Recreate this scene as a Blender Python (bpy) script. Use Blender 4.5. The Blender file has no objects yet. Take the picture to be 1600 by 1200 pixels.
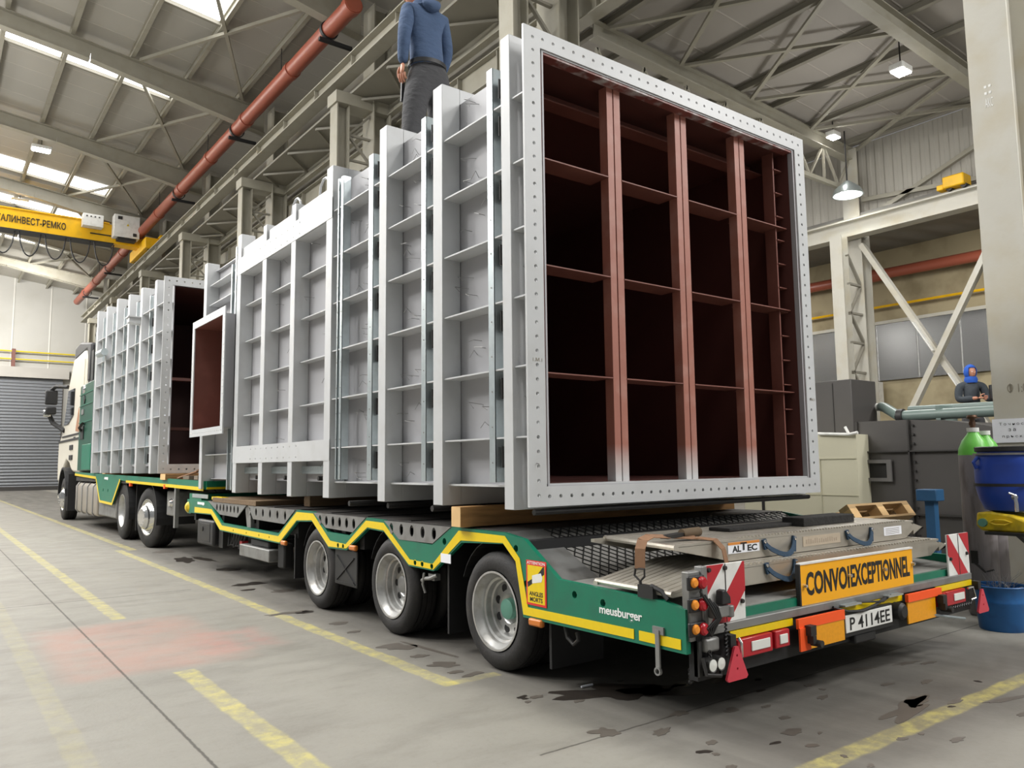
import bpy, bmesh, math, random
from mathutils import Vector, Matrix
from mathutils.geometry import tessellate_polygon
random.seed(4)
SC = bpy.context.scene
COL = SC.collection
PI = math.pi
# ------------------------------------------------------------------ materials
def srgb(r, g, b):
    f = lambda c: (c/255/12.92) if c/255 <= .04045 else ((c/255+.055)/1.055)**2.4
    return (f(r), f(g), f(b), 1)
MATS = {}
def mat(name, col, rough=.5, metal=0., var=.12, scale=6., bump=0., bscale=40., emit=0., stretch=(1,1,1), dirt=None, dirt_amt=.5, dscale=3., spec=.5):
    """Principled material: base colour broken up by noise, optional blotches of a second colour, optional bump."""
    m = bpy.data.materials.new(name); m.use_nodes = True
    nt = m.node_tree; N = nt.nodes; L = nt.links
    b = N['Principled BSDF']
    b.inputs['Roughness'].default_value = rough; b.inputs['Metallic'].default_value = metal
    b.inputs['Specular IOR Level'].default_value = spec
    tc = N.new('ShaderNodeTexCoord'); mp = N.new('ShaderNodeMapping'); mp.inputs['Scale'].default_value = stretch
    L.new(tc.outputs['Object'], mp.inputs['Vector'])
    n = N.new('ShaderNodeTexNoise'); n.inputs['Scale'].default_value = scale; n.inputs['Detail'].default_value = 5
    L.new(mp.outputs[0], n.inputs['Vector'])
    mx = N.new('ShaderNodeMix'); mx.data_type = 'RGBA'
    c = Vector(col[:3])
    mx.inputs['A'].default_value = (*(c*(1-var)), 1); mx.inputs['B'].default_value = (*(c*(1+var)), 1)
    L.new(n.outputs['Fac'], mx.inputs['Factor'])
    out = mx.outputs['Result']
    if dirt:
        n2 = N.new('ShaderNodeTexNoise'); n2.inputs['Scale'].default_value = dscale; n2.inputs['Detail'].default_value = 8
        L.new(mp.outputs[0], n2.inputs['Vector'])
        r = N.new('ShaderNodeMapRange'); r.inputs['From Min'].default_value = .48; r.inputs['From Max'].default_value = .72
        r.inputs['To Max'].default_value = dirt_amt
        L.new(n2.outputs['Fac'], r.inputs['Value'])
        m2 = N.new('ShaderNodeMix'); m2.data_type = 'RGBA'; m2.inputs['B'].default_value = dirt
        L.new(r.outputs[0], m2.inputs['Factor']); L.new(out, m2.inputs['A']); out = m2.outputs['Result']
    L.new(out, b.inputs['Base Color'])
    if bump:
        n3 = N.new('ShaderNodeTexNoise'); n3.inputs['Scale'].default_value = bscale; n3.inputs['Detail'].default_value = 4
        L.new(mp.outputs[0], n3.inputs['Vector'])
        bp = N.new('ShaderNodeBump'); bp.inputs['Strength'].default_value = bump; bp.inputs['Distance'].default_value = .02
        L.new(n3.outputs['Fac'], bp.inputs['Height']); L.new(bp.outputs[0], b.inputs['Normal'])
    if emit:
        b.inputs['Emission Color'].default_value = col; b.inputs['Emission Strength'].default_value = emit
    MATS[name] = m
    return m
def lines_bump(m, axis, pitch, duty=.5, strength=.6, dist=.02, dark=.0, sharp=.08):
    """Adds regular ridges (corrugation, seams) along one object axis to a material."""
    nt = m.node_tree; N = nt.nodes; L = nt.links; b = N['Principled BSDF']
    tc = N.new('ShaderNodeTexCoord'); sx = N.new('ShaderNodeSeparateXYZ'); L.new(tc.outputs['Object'], sx.inputs[0])
    d = N.new('ShaderNodeMath'); d.operation = 'DIVIDE'; d.inputs[1].default_value = pitch; L.new(sx.outputs[axis], d.inputs[0])
    f = N.new('ShaderNodeMath'); f.operation = 'FRACT'; L.new(d.outputs[0], f.inputs[0])
    s = N.new('ShaderNodeMath'); s.operation = 'SUBTRACT'; s.inputs[1].default_value = .5; L.new(f.outputs[0], s.inputs[0])
    a = N.new('ShaderNodeMath'); a.operation = 'ABSOLUTE'; L.new(s.outputs[0], a.inputs[0])
    r = N.new('ShaderNodeMapRange'); r.interpolation_type = 'SMOOTHSTEP'
    r.inputs['From Min'].default_value = duty/2-sharp; r.inputs['From Max'].default_value = duty/2+sharp; L.new(a.outputs[0], r.inputs['Value'])
    bp = N.new('ShaderNodeBump'); bp.inputs['Strength'].default_value = strength; bp.inputs['Distance'].default_value = dist
    L.new(r.outputs[0], bp.inputs['Height'])
    if b.inputs['Normal'].is_linked: L.new(b.inputs['Normal'].links[0].from_socket, bp.inputs['Normal'])
    L.new(bp.outputs[0], b.inputs['Normal'])
    if dark:
        src = b.inputs['Base Color'].links[0].from_socket
        mx = N.new('ShaderNodeMix'); mx.data_type = 'RGBA'; mx.blend_type = 'MULTIPLY'; mx.inputs['B'].default_value = (1-dark,)*3+(1,)
        iv = N.new('ShaderNodeMath'); iv.operation = 'SUBTRACT'; iv.inputs[0].default_value = 1; L.new(r.outputs[0], iv.inputs[1])
        L.new(iv.outputs[0], mx.inputs['Factor']); L.new(src, mx.inputs['A']); L.new(mx.outputs['Result'], b.inputs['Base Color'])
    return m
G = mat('grey_paint', srgb(196,198,199), .42, var=.04, scale=3, dirt=srgb(176,176,174), dirt_amt=.35, dscale=5)
GS = mat('grey_skin_paint_shaded', srgb(172,172,175), .45, var=.06, scale=2, dirt=srgb(168,167,170), dirt_amt=.4, dscale=2.5)  # own primer tone, darkened further to put recess shade into the colour
ZN = mat('galvanised', srgb(196,206,208), .32, .75, var=.12, scale=25)
BR = mat('red_oxide_primer', srgb(120,74,64), .55, var=.12, scale=2.5, dirt=srgb(150,98,86), dirt_amt=.35, dscale=4)
BRL = mat('red_oxide_liner_shaded', srgb(84,46,40), .6, var=.15, scale=1.2)  # darker copy of the primer: the dim interior is put into the colour
BRW = mat('primer_with_overspray', srgb(126,72,66), .5, var=.1, scale=3, dirt=srgb(205,208,208), dirt_amt=.9, dscale=3.2, stretch=(3,3,.8))
GN = mat('green_paint', srgb(16,116,88), .38, var=.1, scale=4, dirt=srgb(40,92,76), dirt_amt=.4, dscale=9)
GND = mat('dark_green_paint', srgb(10,78,58), .4, var=.12, scale=3)
YL = mat('yellow_reflective', srgb(236,204,10), .35, var=.07, scale=30)
YC = mat('crane_yellow', srgb(240,186,12), .45, var=.07, scale=2, dirt=srgb(190,150,40), dirt_amt=.4)
OR = mat('orange_fabric', srgb(255,92,32), .6, var=.06)
AMB = mat('amber_reflector', srgb(238,160,10), .3, var=.15, scale=60)
RD = mat('red_lens', srgb(178,28,40), .25, var=.1, scale=20)
RDP = mat('red_paint', srgb(186,38,48), .45, var=.1, scale=10)
WH = mat('white_paint', srgb(232,232,228), .5, var=.05, dirt=srgb(190,188,180), dirt_amt=.4, dscale=8)
WP = mat('paper', srgb(238,240,246), .8, var=.02)
BK = mat('black_plastic', srgb(34,34,35), .5, var=.2)
BKM = mat('dark_metal', srgb(52,51,50), .55, .3, var=.25, scale=8)
DK = mat('deck_steel', srgb(66,64,62), .6, .2, var=.3, scale=5, bump=.3, dirt=srgb(96,88,80), dirt_amt=.5)
CH = mat('chassis_black', srgb(28,28,29), .6, var=.3)
RB = mat('tyre_rubber', srgb(34,33,33), .7, var=.2, scale=8, dirt=srgb(60,57,54), dirt_amt=.5, dscale=6, bump=.15, bscale=60)
RIM = mat('rim_silver', srgb(186,186,184), .35, .55, var=.1, scale=12, dirt=srgb(140,134,126), dirt_amt=.6, dscale=14)
CHR = mat('polished_steel', srgb(214,214,212), .18, .95, var=.06)
HUB = mat('hub_green', srgb(98,150,132), .5, var=.15, scale=12)
AL = mat('aluminium', srgb(196,190,178), .38, .6, var=.12, scale=7, dirt=srgb(150,142,128), dirt_amt=.5, dscale=10, stretch=(.4,1,1))
STL = mat('worn_steel', srgb(142,142,140), .5, .5, var=.18, scale=10, dirt=srgb(104,100,94), dirt_amt=.6, dscale=7)
MESHM = mat('checker_steel', srgb(172,170,165), .5, .45, var=.15, scale=8)
WD = mat('timber', srgb(176,132,82), .75, var=.25, scale=4, stretch=(1,10,10), bump=.2, dirt=srgb(96,66,40), dirt_amt=.6, dscale=3)
WDO = mat('old_timber', srgb(120,98,72), .8, var=.25, scale=4, stretch=(1,10,10), bump=.2, dirt=srgb(76,62,48), dirt_amt=.7, dscale=4)
WDE = mat('timber_end', srgb(222,184,130), .8, var=.18, scale=9)
WDP = mat('pallet_timber', srgb(188,156,112), .8, var=.22, scale=5, stretch=(1,6,6))
STRP = mat('webbing_brown', srgb(138,104,78), .85, var=.2, scale=30)
STRB = mat('webbing_blue', srgb(42,66,88), .8, var=.2, scale=30)
MATB = mat('black_rubber_mat', srgb(38,37,36), .85, var=.3, scale=14, bump=.5, bscale=25)
CAB = mat('cab_cream', srgb(226,220,204), .35, var=.04, scale=2)
GLS = mat('dark_glass', srgb(22,25,28), .08, var=.1)
BLU = mat('blue_plastic', srgb(34,70,168), .4, var=.12, scale=4, bump=.3, bscale=4)
BLP = mat('blue_paint', srgb(34,98,160), .45, var=.12, scale=6, dirt=srgb(26,62,104), dirt_amt=.6, dscale=8)
BLP2 = mat('blue_steel', srgb(42,88,128), .5, var=.15, scale=6)
LGN = mat('bright_green', srgb(104,190,72), .35, var=.08, scale=6)
CYL = mat('bottle_grey', srgb(142,136,138), .5, var=.12, scale=6, dirt=srgb(90,80,78), dirt_amt=.8, dscale=6, stretch=(3,3,.6))
YJ = mat('yellow_plastic', srgb(232,200,32), .5, var=.1, scale=10, dirt=srgb(120,100,50), dirt_amt=.7, dscale=9)
TK = mat('tank_grey', srgb(80,77,75), .5, .15, var=.12, scale=2)
TKD = mat('seam_dark', srgb(62,60,58), .5, .2, var=.1)
BG = mat('cream_sheet', srgb(206,202,178), .5, var=.06, scale=2)
PIPEG = mat('grey_green_paint', srgb(112,128,122), .4, var=.1)
ST = mat('hall_steel', srgb(158,154,140), .5, var=.08, scale=2, dirt=srgb(140,134,112), dirt_amt=.4, dscale=3)
STD = mat('hall_steel_dark', srgb(138,134,122), .55, var=.1, scale=2)
CONC = mat('painted_column', srgb(190,187,176), .6, var=.05, scale=3, dirt=srgb(176,164,134), dirt_amt=.5, dscale=2.2, bump=.1, bscale=12)
PIPE = mat('red_pipe_plastic', srgb(158,84,64), .4, var=.06, scale=3)
ROOF = mat('roof_sheet', srgb(190,186,176), .6, var=.05, scale=.5)
lines_bump(ROOF, 1, 1.06, .97, .5, .03, dark=.25, sharp=.012)
ROOFR = mat('right_roof_sheet', srgb(184,178,170), .6, var=.05, scale=.5)
lines_bump(ROOFR, 1, 1.06, .97, .5, .03, dark=.25, sharp=.012)
WF = mat('far_wall_panel', srgb(206,204,196), .6, var=.05, scale=.4, dirt=srgb(180,176,164), dirt_amt=.4, dscale=.5)
lines_bump(WF, 0, 2.05, .96, .6, .05, dark=.3, sharp=.012)
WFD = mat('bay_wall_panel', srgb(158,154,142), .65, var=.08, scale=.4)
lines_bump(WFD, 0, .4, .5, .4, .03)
WCOR = mat('corrugated_wall', srgb(178,174,164), .55, var=.06, scale=.8)
lines_bump(WCOR, 1, .22, .5, .6, .03)
WCON = mat('old_concrete_wall', srgb(166,154,124), .8, var=.18, scale=.8, dirt=srgb(120,108,80), dirt_amt=.7, dscale=1.3, bump=.2, bscale=6)
WMET = mat('metal_lining_panel', srgb(142,142,140), .26, .75, var=.1, scale=.6)
lines_bump(WMET, 1, 1.25, .97, .4, .03, dark=.5, sharp=.015)
CORR = mat('annex_ceiling_sheet', srgb(120,118,112), .6, var=.08)
lines_bump(CORR, 1, .9, .5, .6, .1, sharp=.2)
SHUT = mat('shutter_slats', srgb(134,137,141), .42, .35, var=.05, scale=.5)
lines_bump(SHUT, 2, .2, .5, .9, .06, dark=.25, sharp=.2)
JEAN = mat('blue_jersey', srgb(70,89,119), .9, var=.2, scale=9, bump=.8, bscale=9, stretch=(1,1,2))
TROU = mat('grey_trouser', srgb(72,72,74), .9, var=.22, scale=9, bump=1.0, bscale=8, stretch=(1,1,2.2))
SKIN = mat('skin', srgb(196,138,112), .5, var=.1, scale=20)
JACK = mat('dark_jacket', srgb(60,66,72), .85, var=.25, scale=20, bump=.3)
HOODB = mat('blue_hood', srgb(40,92,190), .8, var=.12, scale=15)
HAIR = mat('dark_hair', srgb(40,32,28), .8, var=.2)
SKY = mat('skylight_sheet', (1,1,1,1), .6, var=0., emit=5.)
LAMP = mat('lamp_lens', (1,.98,.94,1), .4, var=0., emit=40.)
INK = mat('black_ink', srgb(30,29,28), .6, var=.05)
WIN = mat('white_ink', srgb(238,240,238), .5, var=.02)
ORK = mat('orange_ink', srgb(216,140,60), .6, var=.1)
GRI = mat('faint_ink', srgb(140,132,116), .7, var=.1)
LEDW = mat('clear_lens', srgb(226,228,222), .15, var=.1)
REDS = mat('sticker_red', srgb(222,48,44), .45, var=.03)
# ------------------------------------------------------------------ mesh builder
WLOC = {}
class B:
    def __init__(s): s.v = []; s.f = []; s.m = []; s.mi = 0
    def add(s, vs, fs):
        o = len(s.v); s.v += [tuple(v) for v in vs]
        for f in fs: s.f.append(tuple(i+o for i in f)); s.m.append(s.mi)
        return s
    def box(s, x0, x1, y0, y1, z0, z1):
        v = [(x,y,z) for x in (x0,x1) for y in (y0,y1) for z in (z0,z1)]
        return s.add(v, [(0,1,3,2),(4,6,7,5),(0,4,5,1),(2,3,7,6),(0,2,6,4),(1,5,7,3)])
    def hexa(s, p):   # 8 points: bottom 4 then top 4, both counter-clockwise
        return s.add(p, [(3,2,1,0),(4,5,6,7),(0,1,5,4),(1,2,6,5),(2,3,7,6),(3,0,4,7)])
    def bar(s, a, b, w, h=None, up=(0,0,1)):
        """rectangular bar from a to b, w across, h along up"""
        h = h or w; a = Vector(a); b = Vector(b); d = (b-a).normalized(); u = Vector(up)
        if abs(d.dot(u)) > .98: u = Vector((0,1,0))
        r = d.cross(u).normalized(); u = r.cross(d)
        P = lambda c, i, j: c + r*(w/2*i) + u*(h/2*j)
        return s.hexa([P(a,-1,-1),P(a,1,-1),P(b,1,-1),P(b,-1,-1),P(a,-1,1),P(a,1,1),P(b,1,1),P(b,-1,1)])
    def ibeam(s, a, b, w, h, t=.02, up=(0,0,1)):
        a = Vector(a); b = Vector(b); d = (b-a).normalized(); u = Vector(up)
        r = d.cross(u).normalized(); u = r.cross(d)
        s.bar(a+u*(h/2-t/2), b+u*(h/2-t/2), w, t, up); s.bar(a-u*(h/2-t/2), b-u*(h/2-t/2), w, t, up)
        return s.bar(a, b, t, h-2*t, up)
    def tube(s, path, r, n=8, cap=True, r2=None):
        P = [Vector(p) for p in path]; K = len(P); rings = []
        prev = None
        for i, p in enumerate(P):
            d = (P[min(i+1,K-1)]-P[max(i-1,0)]).normalized()
            if prev is None:
                ref = Vector((0,0,1)) if abs(d.z) < .9 else Vector((1,0,0)); u = d.cross(ref).normalized()
            else:
                u = (prev - d*prev.dot(d)).normalized()
            prev = u; w = d.cross(u)
            rr = r if r2 is None else r+(r2-r)*i/max(K-1,1)
            rings.append([p+u*(rr*math.cos(2*PI*k/n))+w*(rr*math.sin(2*PI*k/n)) for k in range(n)])
        vs = [q for ring in rings for q in ring]; fs = []
        for i in range(K-1):
            for k in range(n):
                k2 = (k+1) % n; fs.append((i*n+k, i*n+k2, (i+1)*n+k2, (i+1)*n+k))
        if cap: fs.append(tuple(range(n))[::-1]); fs.append(tuple((K-1)*n+k for k in range(n)))
        return s.add(vs, fs)
    def lathe(s, prof, c=(0,0,0), axis='z', n=32, closed=False, cap=True):
        """prof: (along, radius) pairs revolved about an axis through c"""
        vs = []; fs = []; K = len(prof)
        for (h, r) in prof:
            for k in range(n):
                a = 2*PI*k/n; x, y = r*math.cos(a), r*math.sin(a)
                p = {'z':(x,y,h),'x':(h,x,y),'y':(y,h,x)}[axis]
                vs.append((p[0]+c[0],p[1]+c[1],p[2]+c[2]))
        for i in range(K-1 if not closed else K):
            j = (i+1) % K
            for k in range(n):
                k2 = (k+1) % n; fs.append((i*n+k, i*n+k2, j*n+k2, j*n+k))
        if not closed and cap:
            if prof[0][1] > 1e-4: fs.append(tuple(range(n))[::-1])
            if prof[-1][1] > 1e-4: fs.append(tuple((K-1)*n+k for k in range(n)))
        return s.add(vs, fs)
    def plate(s, outline, holes, t, o, u, v):
        """flat plate with real holes: outline and holes are 2D loops in the (u,v) frame at o; t along u x v"""
        o, u, v = Vector(o), Vector(u), Vector(v); w = u.cross(v).normalized()
        loops = [list(outline)]
        for h in holes:
            if len(h) == 3 and not hasattr(h[0], '__len__'):
                loops.append([(h[0]+h[2]*math.cos(2*PI*k/10), h[1]+h[2]*math.sin(2*PI*k/10)) for k in range(10)])
            else: loops.append(list(h))
        tri = tessellate_polygon([[Vector((p[0],p[1],0)) for p in l] for l in loops])
        flat = [p for l in loops for p in l]; n = len(flat)
        vs = [o+u*p[0]+v*p[1] for p in flat] + [o+u*p[0]+v*p[1]+w*t for p in flat]
        fs = []
        for a, b, c in tri:
            A, Bq, Cq = flat[a], flat[b], flat[c]
            cr = (Bq[0]-A[0])*(Cq[1]-A[1])-(Bq[1]-A[1])*(Cq[0]-A[0])
            if cr < 0: b, c = c, b
            fs.append((a,c,b)); fs.append((a+n,b+n,c+n))
        i0 = 0
        for l in loops:
            k = len(l)
            for i in range(k):
                a, b = i0+i, i0+(i+1) % k; fs.append((a,b,b+n,a+n))
            i0 += k
        return s.add(vs, fs)
    def ball(s, c, r, n=12, sc=(1,1,1)):
        vs = []; fs = []
        for i in range(n//2+1):
            t = PI*i/(n//2)
            for k in range(n):
                a = 2*PI*k/n; vs.append((c[0]+r*sc[0]*math.sin(t)*math.cos(a), c[1]+r*sc[1]*math.sin(t)*math.sin(a), c[2]+r*sc[2]*math.cos(t)))
        for i in range(n//2):
            for k in range(n):
                k2 = (k+1) % n; fs.append((i*n+k, (i+1)*n+k, (i+1)*n+k2, i*n+k2))
        return s.add(vs, fs)
    def prism(s, pts, axis, a, b):
        """polygon extruded along an axis; pts are in the two other axes (x:yz, y:xz, z:xy)"""
        n = len(pts)
        mk = {'x':lambda p,h:(h,p[0],p[1]),'y':lambda p,h:(p[0],h,p[1]),'z':lambda p,h:(p[0],p[1],h)}[axis]
        vs = [mk(p,a) for p in pts]+[mk(p,b) for p in pts]
        fs = [tuple(range(n))[::-1], tuple(range(n,2*n))]+[(i,(i+1)%n,(i+1)%n+n,i+n) for i in range(n)]
        return s.add(vs, fs)
    def obj(s, name, mats, parent=None, bev=0., smooth=True, ang=35):
        me = bpy.data.meshes.new(name); me.from_pydata(s.v, [], s.f)
        for m in (mats if isinstance(mats, (list, tuple)) else [mats]): me.materials.append(m)
        if s.mi or any(s.m): me.polygons.foreach_set('material_index', s.m)
        bm = bmesh.new(); bm.from_mesh(me); bmesh.ops.recalc_face_normals(bm, faces=bm.faces); bm.to_mesh(me); bm.free()
        if smooth:
            me.shade_smooth(); me.set_sharp_from_angle(angle=math.radians(ang))
        return link(name, me, parent, bev)
def link(name, me, parent=None, bev=0.):
    o = bpy.data.objects.new(name, me); COL.objects.link(o)
    if parent is not None: setp(o, parent)
    WLOC[o.name] = Vector((0,0,0))
    if bev:
        b = o.modifiers.new('bevel', 'BEVEL'); b.width = bev; b.segments = 2; b.limit_method = 'ANGLE'; b.angle_limit = math.radians(40)
    return o
def setp(o, parent):
    o.parent = parent; o.matrix_parent_inverse = Matrix.Translation(-WLOC[parent.name])
def tag(o, label, cat, group=None, kind=None):
    o['label'] = label; o['category'] = cat
    if group: o['group'] = group
    if kind: o['kind'] = kind
    return o
def thing(name, loc, label, cat, group=None):
    o = bpy.data.objects.new(name, None); COL.objects.link(o); o.location = loc; o.empty_display_size = .2
    WLOC[o.name] = Vector(loc)
    return tag(o, label, cat, group)
def struct(o, label=None):
    o['kind'] = 'structure'
    if label: o['label'] = label
    return o
def rept(o, parent, loc=None, off=None, name=None):
    """copy of a part (and of its sub-parts) for a further place"""
    c = o.copy(); COL.objects.link(c); c.parent = parent; c.matrix_parent_inverse = o.matrix_parent_inverse.copy()
    if off is not None: c.location = Vector(o.location)+Vector(off)
    if loc is not None: c.location = loc
    WLOC[c.name] = WLOC[o.name].copy()
    for ch in list(o.children):
        d = ch.copy(); COL.objects.link(d); d.parent = c; d.matrix_parent_inverse = ch.matrix_parent_inverse.copy()
    return c
def text(body, name, m, parent, o, u, v, width=None, height=.1, thick=.002, bold=0., space=1., shear=0.):
    """lettering as a mesh lying in the (u,v) frame at o"""
    cu = bpy.data.curves.new(name, 'FONT'); cu.body = body; cu.extrude = .01; cu.offset = bold; cu.space_character = space; cu.shear = shear
    cu.resolution_u = 3
    t = bpy.data.objects.new(name+'_tmp', cu); COL.objects.link(t)
    dg = bpy.context.evaluated_depsgraph_get(); me = bpy.data.meshes.new_from_object(t.evaluated_get(dg))
    bpy.data.objects.remove(t); bpy.data.curves.remove(cu)
    xs = [p.co.x for p in me.vertices]; ys = [p.co.y for p in me.vertices]; zs = [p.co.z for p in me.vertices]
    x0, x1, y0, y1 = min(xs), max(xs), min(ys), max(ys); z0, z1 = min(zs), max(zs)
    sy = height/(y1-y0); sx = width/(x1-x0) if width else sy
    o, u, v = Vector(o), Vector(u).normalized(), Vector(v).normalized(); w = u.cross(v)
    for p in me.vertices:
        p.co = o+u*((p.co.x-x0)*sx)+v*((p.co.y-y0)*sy)+w*((p.co.z-z0)/(z1-z0)*thick)
    me.materials.clear(); me.materials.append(m)
    return link(name, me, parent)
def skin(verts, edges, sub=2):
    """tapered limb surface grown round a skeleton: verts = [(x,y,z,r[,r2])]; first one is the root. Returns (verts, faces)"""
    me = bpy.data.meshes.new('t'); me.from_pydata([v[:3] for v in verts], edges, [])
    ob = bpy.data.objects.new('t', me); COL.objects.link(ob)
    sk = ob.modifiers.new('s', 'SKIN'); sk.use_smooth_shade = True
    lay = me.skin_vertices[0].data if me.skin_vertices else None
    if lay is None:
        bm = bmesh.new(); bm.from_mesh(me); bm.verts.layers.skin.verify(); bm.to_mesh(me); bm.free(); lay = me.skin_vertices[0].data
    for i, v in enumerate(verts):
        lay[i].radius = (v[3], v[4] if len(v) > 4 else v[3]); lay[i].use_root = (i == 0)
    ss = ob.modifiers.new('d', 'SUBSURF'); ss.levels = sub; ss.render_levels = sub
    dg = bpy.context.evaluated_depsgraph_get(); ev = bpy.data.meshes.new_from_object(ob.evaluated_get(dg))
    V = [tuple(p.co) for p in ev.vertices]; F = [tuple(p.vertices) for p in ev.polygons]
    bpy.data.objects.remove(ob); bpy.data.meshes.remove(me); bpy.data.meshes.remove(ev)
    return V, F
def chain(n, start=0): return [(start+i, start+i+1) for i in range(n-1)]
# ================================================================== SETTING
XA = 8.0
# ---- floor with worn paint lines, saw-cut joints and a faded red patch
def floor_material():
    m = bpy.data.materials.new('concrete_floor'); m.use_nodes = True
    nt = m.node_tree; N = nt.nodes; L = nt.links; b = N['Principled BSDF']
    def math_(op, a, c=None, d=None):
        n = N.new('ShaderNodeMath'); n.operation = op
        for i, q in enumerate((a, c, d)):
            if q is None: continue
            if isinstance(q, (int, float)): n.inputs[i].default_value = q
            else: L.new(q, n.inputs[i])
        return n.outputs[0]
    def noise(scale, detail=6, stretch=(1,1,1), rough=.6):
        mp = N.new('ShaderNodeMapping'); mp.inputs['Scale'].default_value = stretch; L.new(tc.outputs['Object'], mp.inputs[0])
        n = N.new('ShaderNodeTexNoise'); n.inputs['Scale'].default_value = scale; n.inputs['Detail'].default_value = detail
        n.inputs['Roughness'].default_value = rough; L.new(mp.outputs[0], n.inputs['Vector']); return n.outputs['Fac']
    def ramp(x, a, c, lo=0., hi=1.):
        r = N.new('ShaderNodeMapRange'); r.interpolation_type = 'SMOOTHSTEP'; L.new(x, r.inputs['Value'])
        for k, q in (('From Min',a),('From Max',c),('To Min',lo),('To Max',hi)): r.inputs[k].default_value = q
        return r.outputs[0]
    def mixc(f, A, Bc):
        x = N.new('ShaderNodeMix'); x.data_type = 'RGBA'
        for k, q in (('Factor',f),('A',A),('B',Bc)):
            if hasattr(q, 'node'): L.new(q, x.inputs[k])
            else: x.inputs[k].default_value = q
        return x.outputs['Result']
    tc = N.new('ShaderNodeTexCoord'); sx = N.new('ShaderNodeSeparateXYZ'); L.new(tc.outputs['Object'], sx.inputs[0])
    X, Y = sx.outputs[0], sx.outputs[1]
    wob = math_('MULTIPLY', math_('SUBTRACT', noise(5, 5), .5), .05)
    Xw, Yw = math_('ADD', X, wob), math_('ADD', Y, wob)
    def rect(x0, x1, y0, y1, soft=.012, xs=None, ys=None):
        xs, ys = xs or Xw, ys or Yw
        a = math_('MULTIPLY', ramp(xs, x0-soft, x0+soft), ramp(xs, x1-soft, x1+soft, 1., 0.))
        c = math_('MULTIPLY', ramp(ys, y0-soft, y0+soft), ramp(ys, y1-soft, y1+soft, 1., 0.))
        return math_('MULTIPLY', a, c)
    base = mixc(noise(.7, 8), srgb(128,125,118), srgb(151,148,139))
    base = mixc(ramp(noise(1.6, 8, (1.0,2.4,1)), .45, .75, 0, .55), base, srgb(114,110,103))
    base = mixc(ramp(noise(28, 4), .5, .8, 0, .25), base, srgb(116,111,102))
    # darker streaked lane along the vehicles
    dark_lane = math_('MULTIPLY', rect(2.62, 6.0, 1.7, 60, .22), ramp(noise(.9, 6, (3,.35,1)), .2, .7, .5, .95))
    base = mixc(dark_lane, base, srgb(94,91,86))
    # faded red patch
    base = mixc(math_('MULTIPLY', rect(.75, 1.85, 5.35, 7.2, .12), ramp(noise(3, 6), .25, .7, .12, .4)), base, srgb(186,134,120))
    base = mixc(math_('MULTIPLY', rect(1.6, 2.15, 5.55, 6.3, .1), ramp(noise(4, 6), .3, .7, 0, .4)), base, srgb(186,124,116))
    # paint lines: (x0,x1,y0,y1,strength)
    wear = noise(9, 8, (1,1,1), .7); wear2 = noise(1.3, 4)
    for x0, x1, y0, y1, k, in ((2.44,2.545,3.9,13.5,.95),(2.62,2.74,13.4,56,.8),(2.5,2.84,3.9,3.985,.5),
                               (1.33,1.44,7.35,56,.8),(1.31,1.43,1.5,5.25,.85),(.56,.67,2.0,9.2,.2),
                               (2.6,12,1.88,1.985,.85)):
        w = math_('MULTIPLY', ramp(wear, .30, .62, 1., .25), ramp(wear2, .25, .7, .75, 1.))
        base = mixc(math_('MULTIPLY', math_('MULTIPLY', rect(x0, x1, y0, y1), w), k*.88), base, srgb(204,192,108))
    # saw-cut joints
    j = math_('MULTIPLY', math_('SUBTRACT', noise(18, 3), .5), .012); Xj, Yj = math_('ADD', X, j), math_('ADD', Y, j)
    joint = None
    for r in ((1.046,1.06,-8,32),(6.52,6.535,3.1,30),(-6,2.3,8.62,8.64),(2.2,6.6,2.74,2.752),(-6,6,32.0,32.06)):
        q = rect(*r, .004, Xj, Yj); joint = q if joint is None else math_('MAXIMUM', joint, q)
    base = mixc(math_('MULTIPLY', joint, .75), base, srgb(52,48,44))
    L.new(base, b.inputs['Base Color'])
    L.new(ramp(noise(3, 5), .3, .7, .55, .75), b.inputs['Roughness'])
    b.inputs['Specular IOR Level'].default_value = .35
    bp = N.new('ShaderNodeBump'); bp.inputs['Strength'].default_value = .12; bp.inputs['Distance'].default_value = .01
    L.new(noise(45, 4), bp.inputs['Height']); L.new(bp.outputs[0], b.inputs['Normal'])
    return m
fl = struct(B().box(-16, 30, -9, 60, -.2, 0).obj('floor', floor_material()), 'worn concrete factory floor with faded yellow lines')
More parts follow.
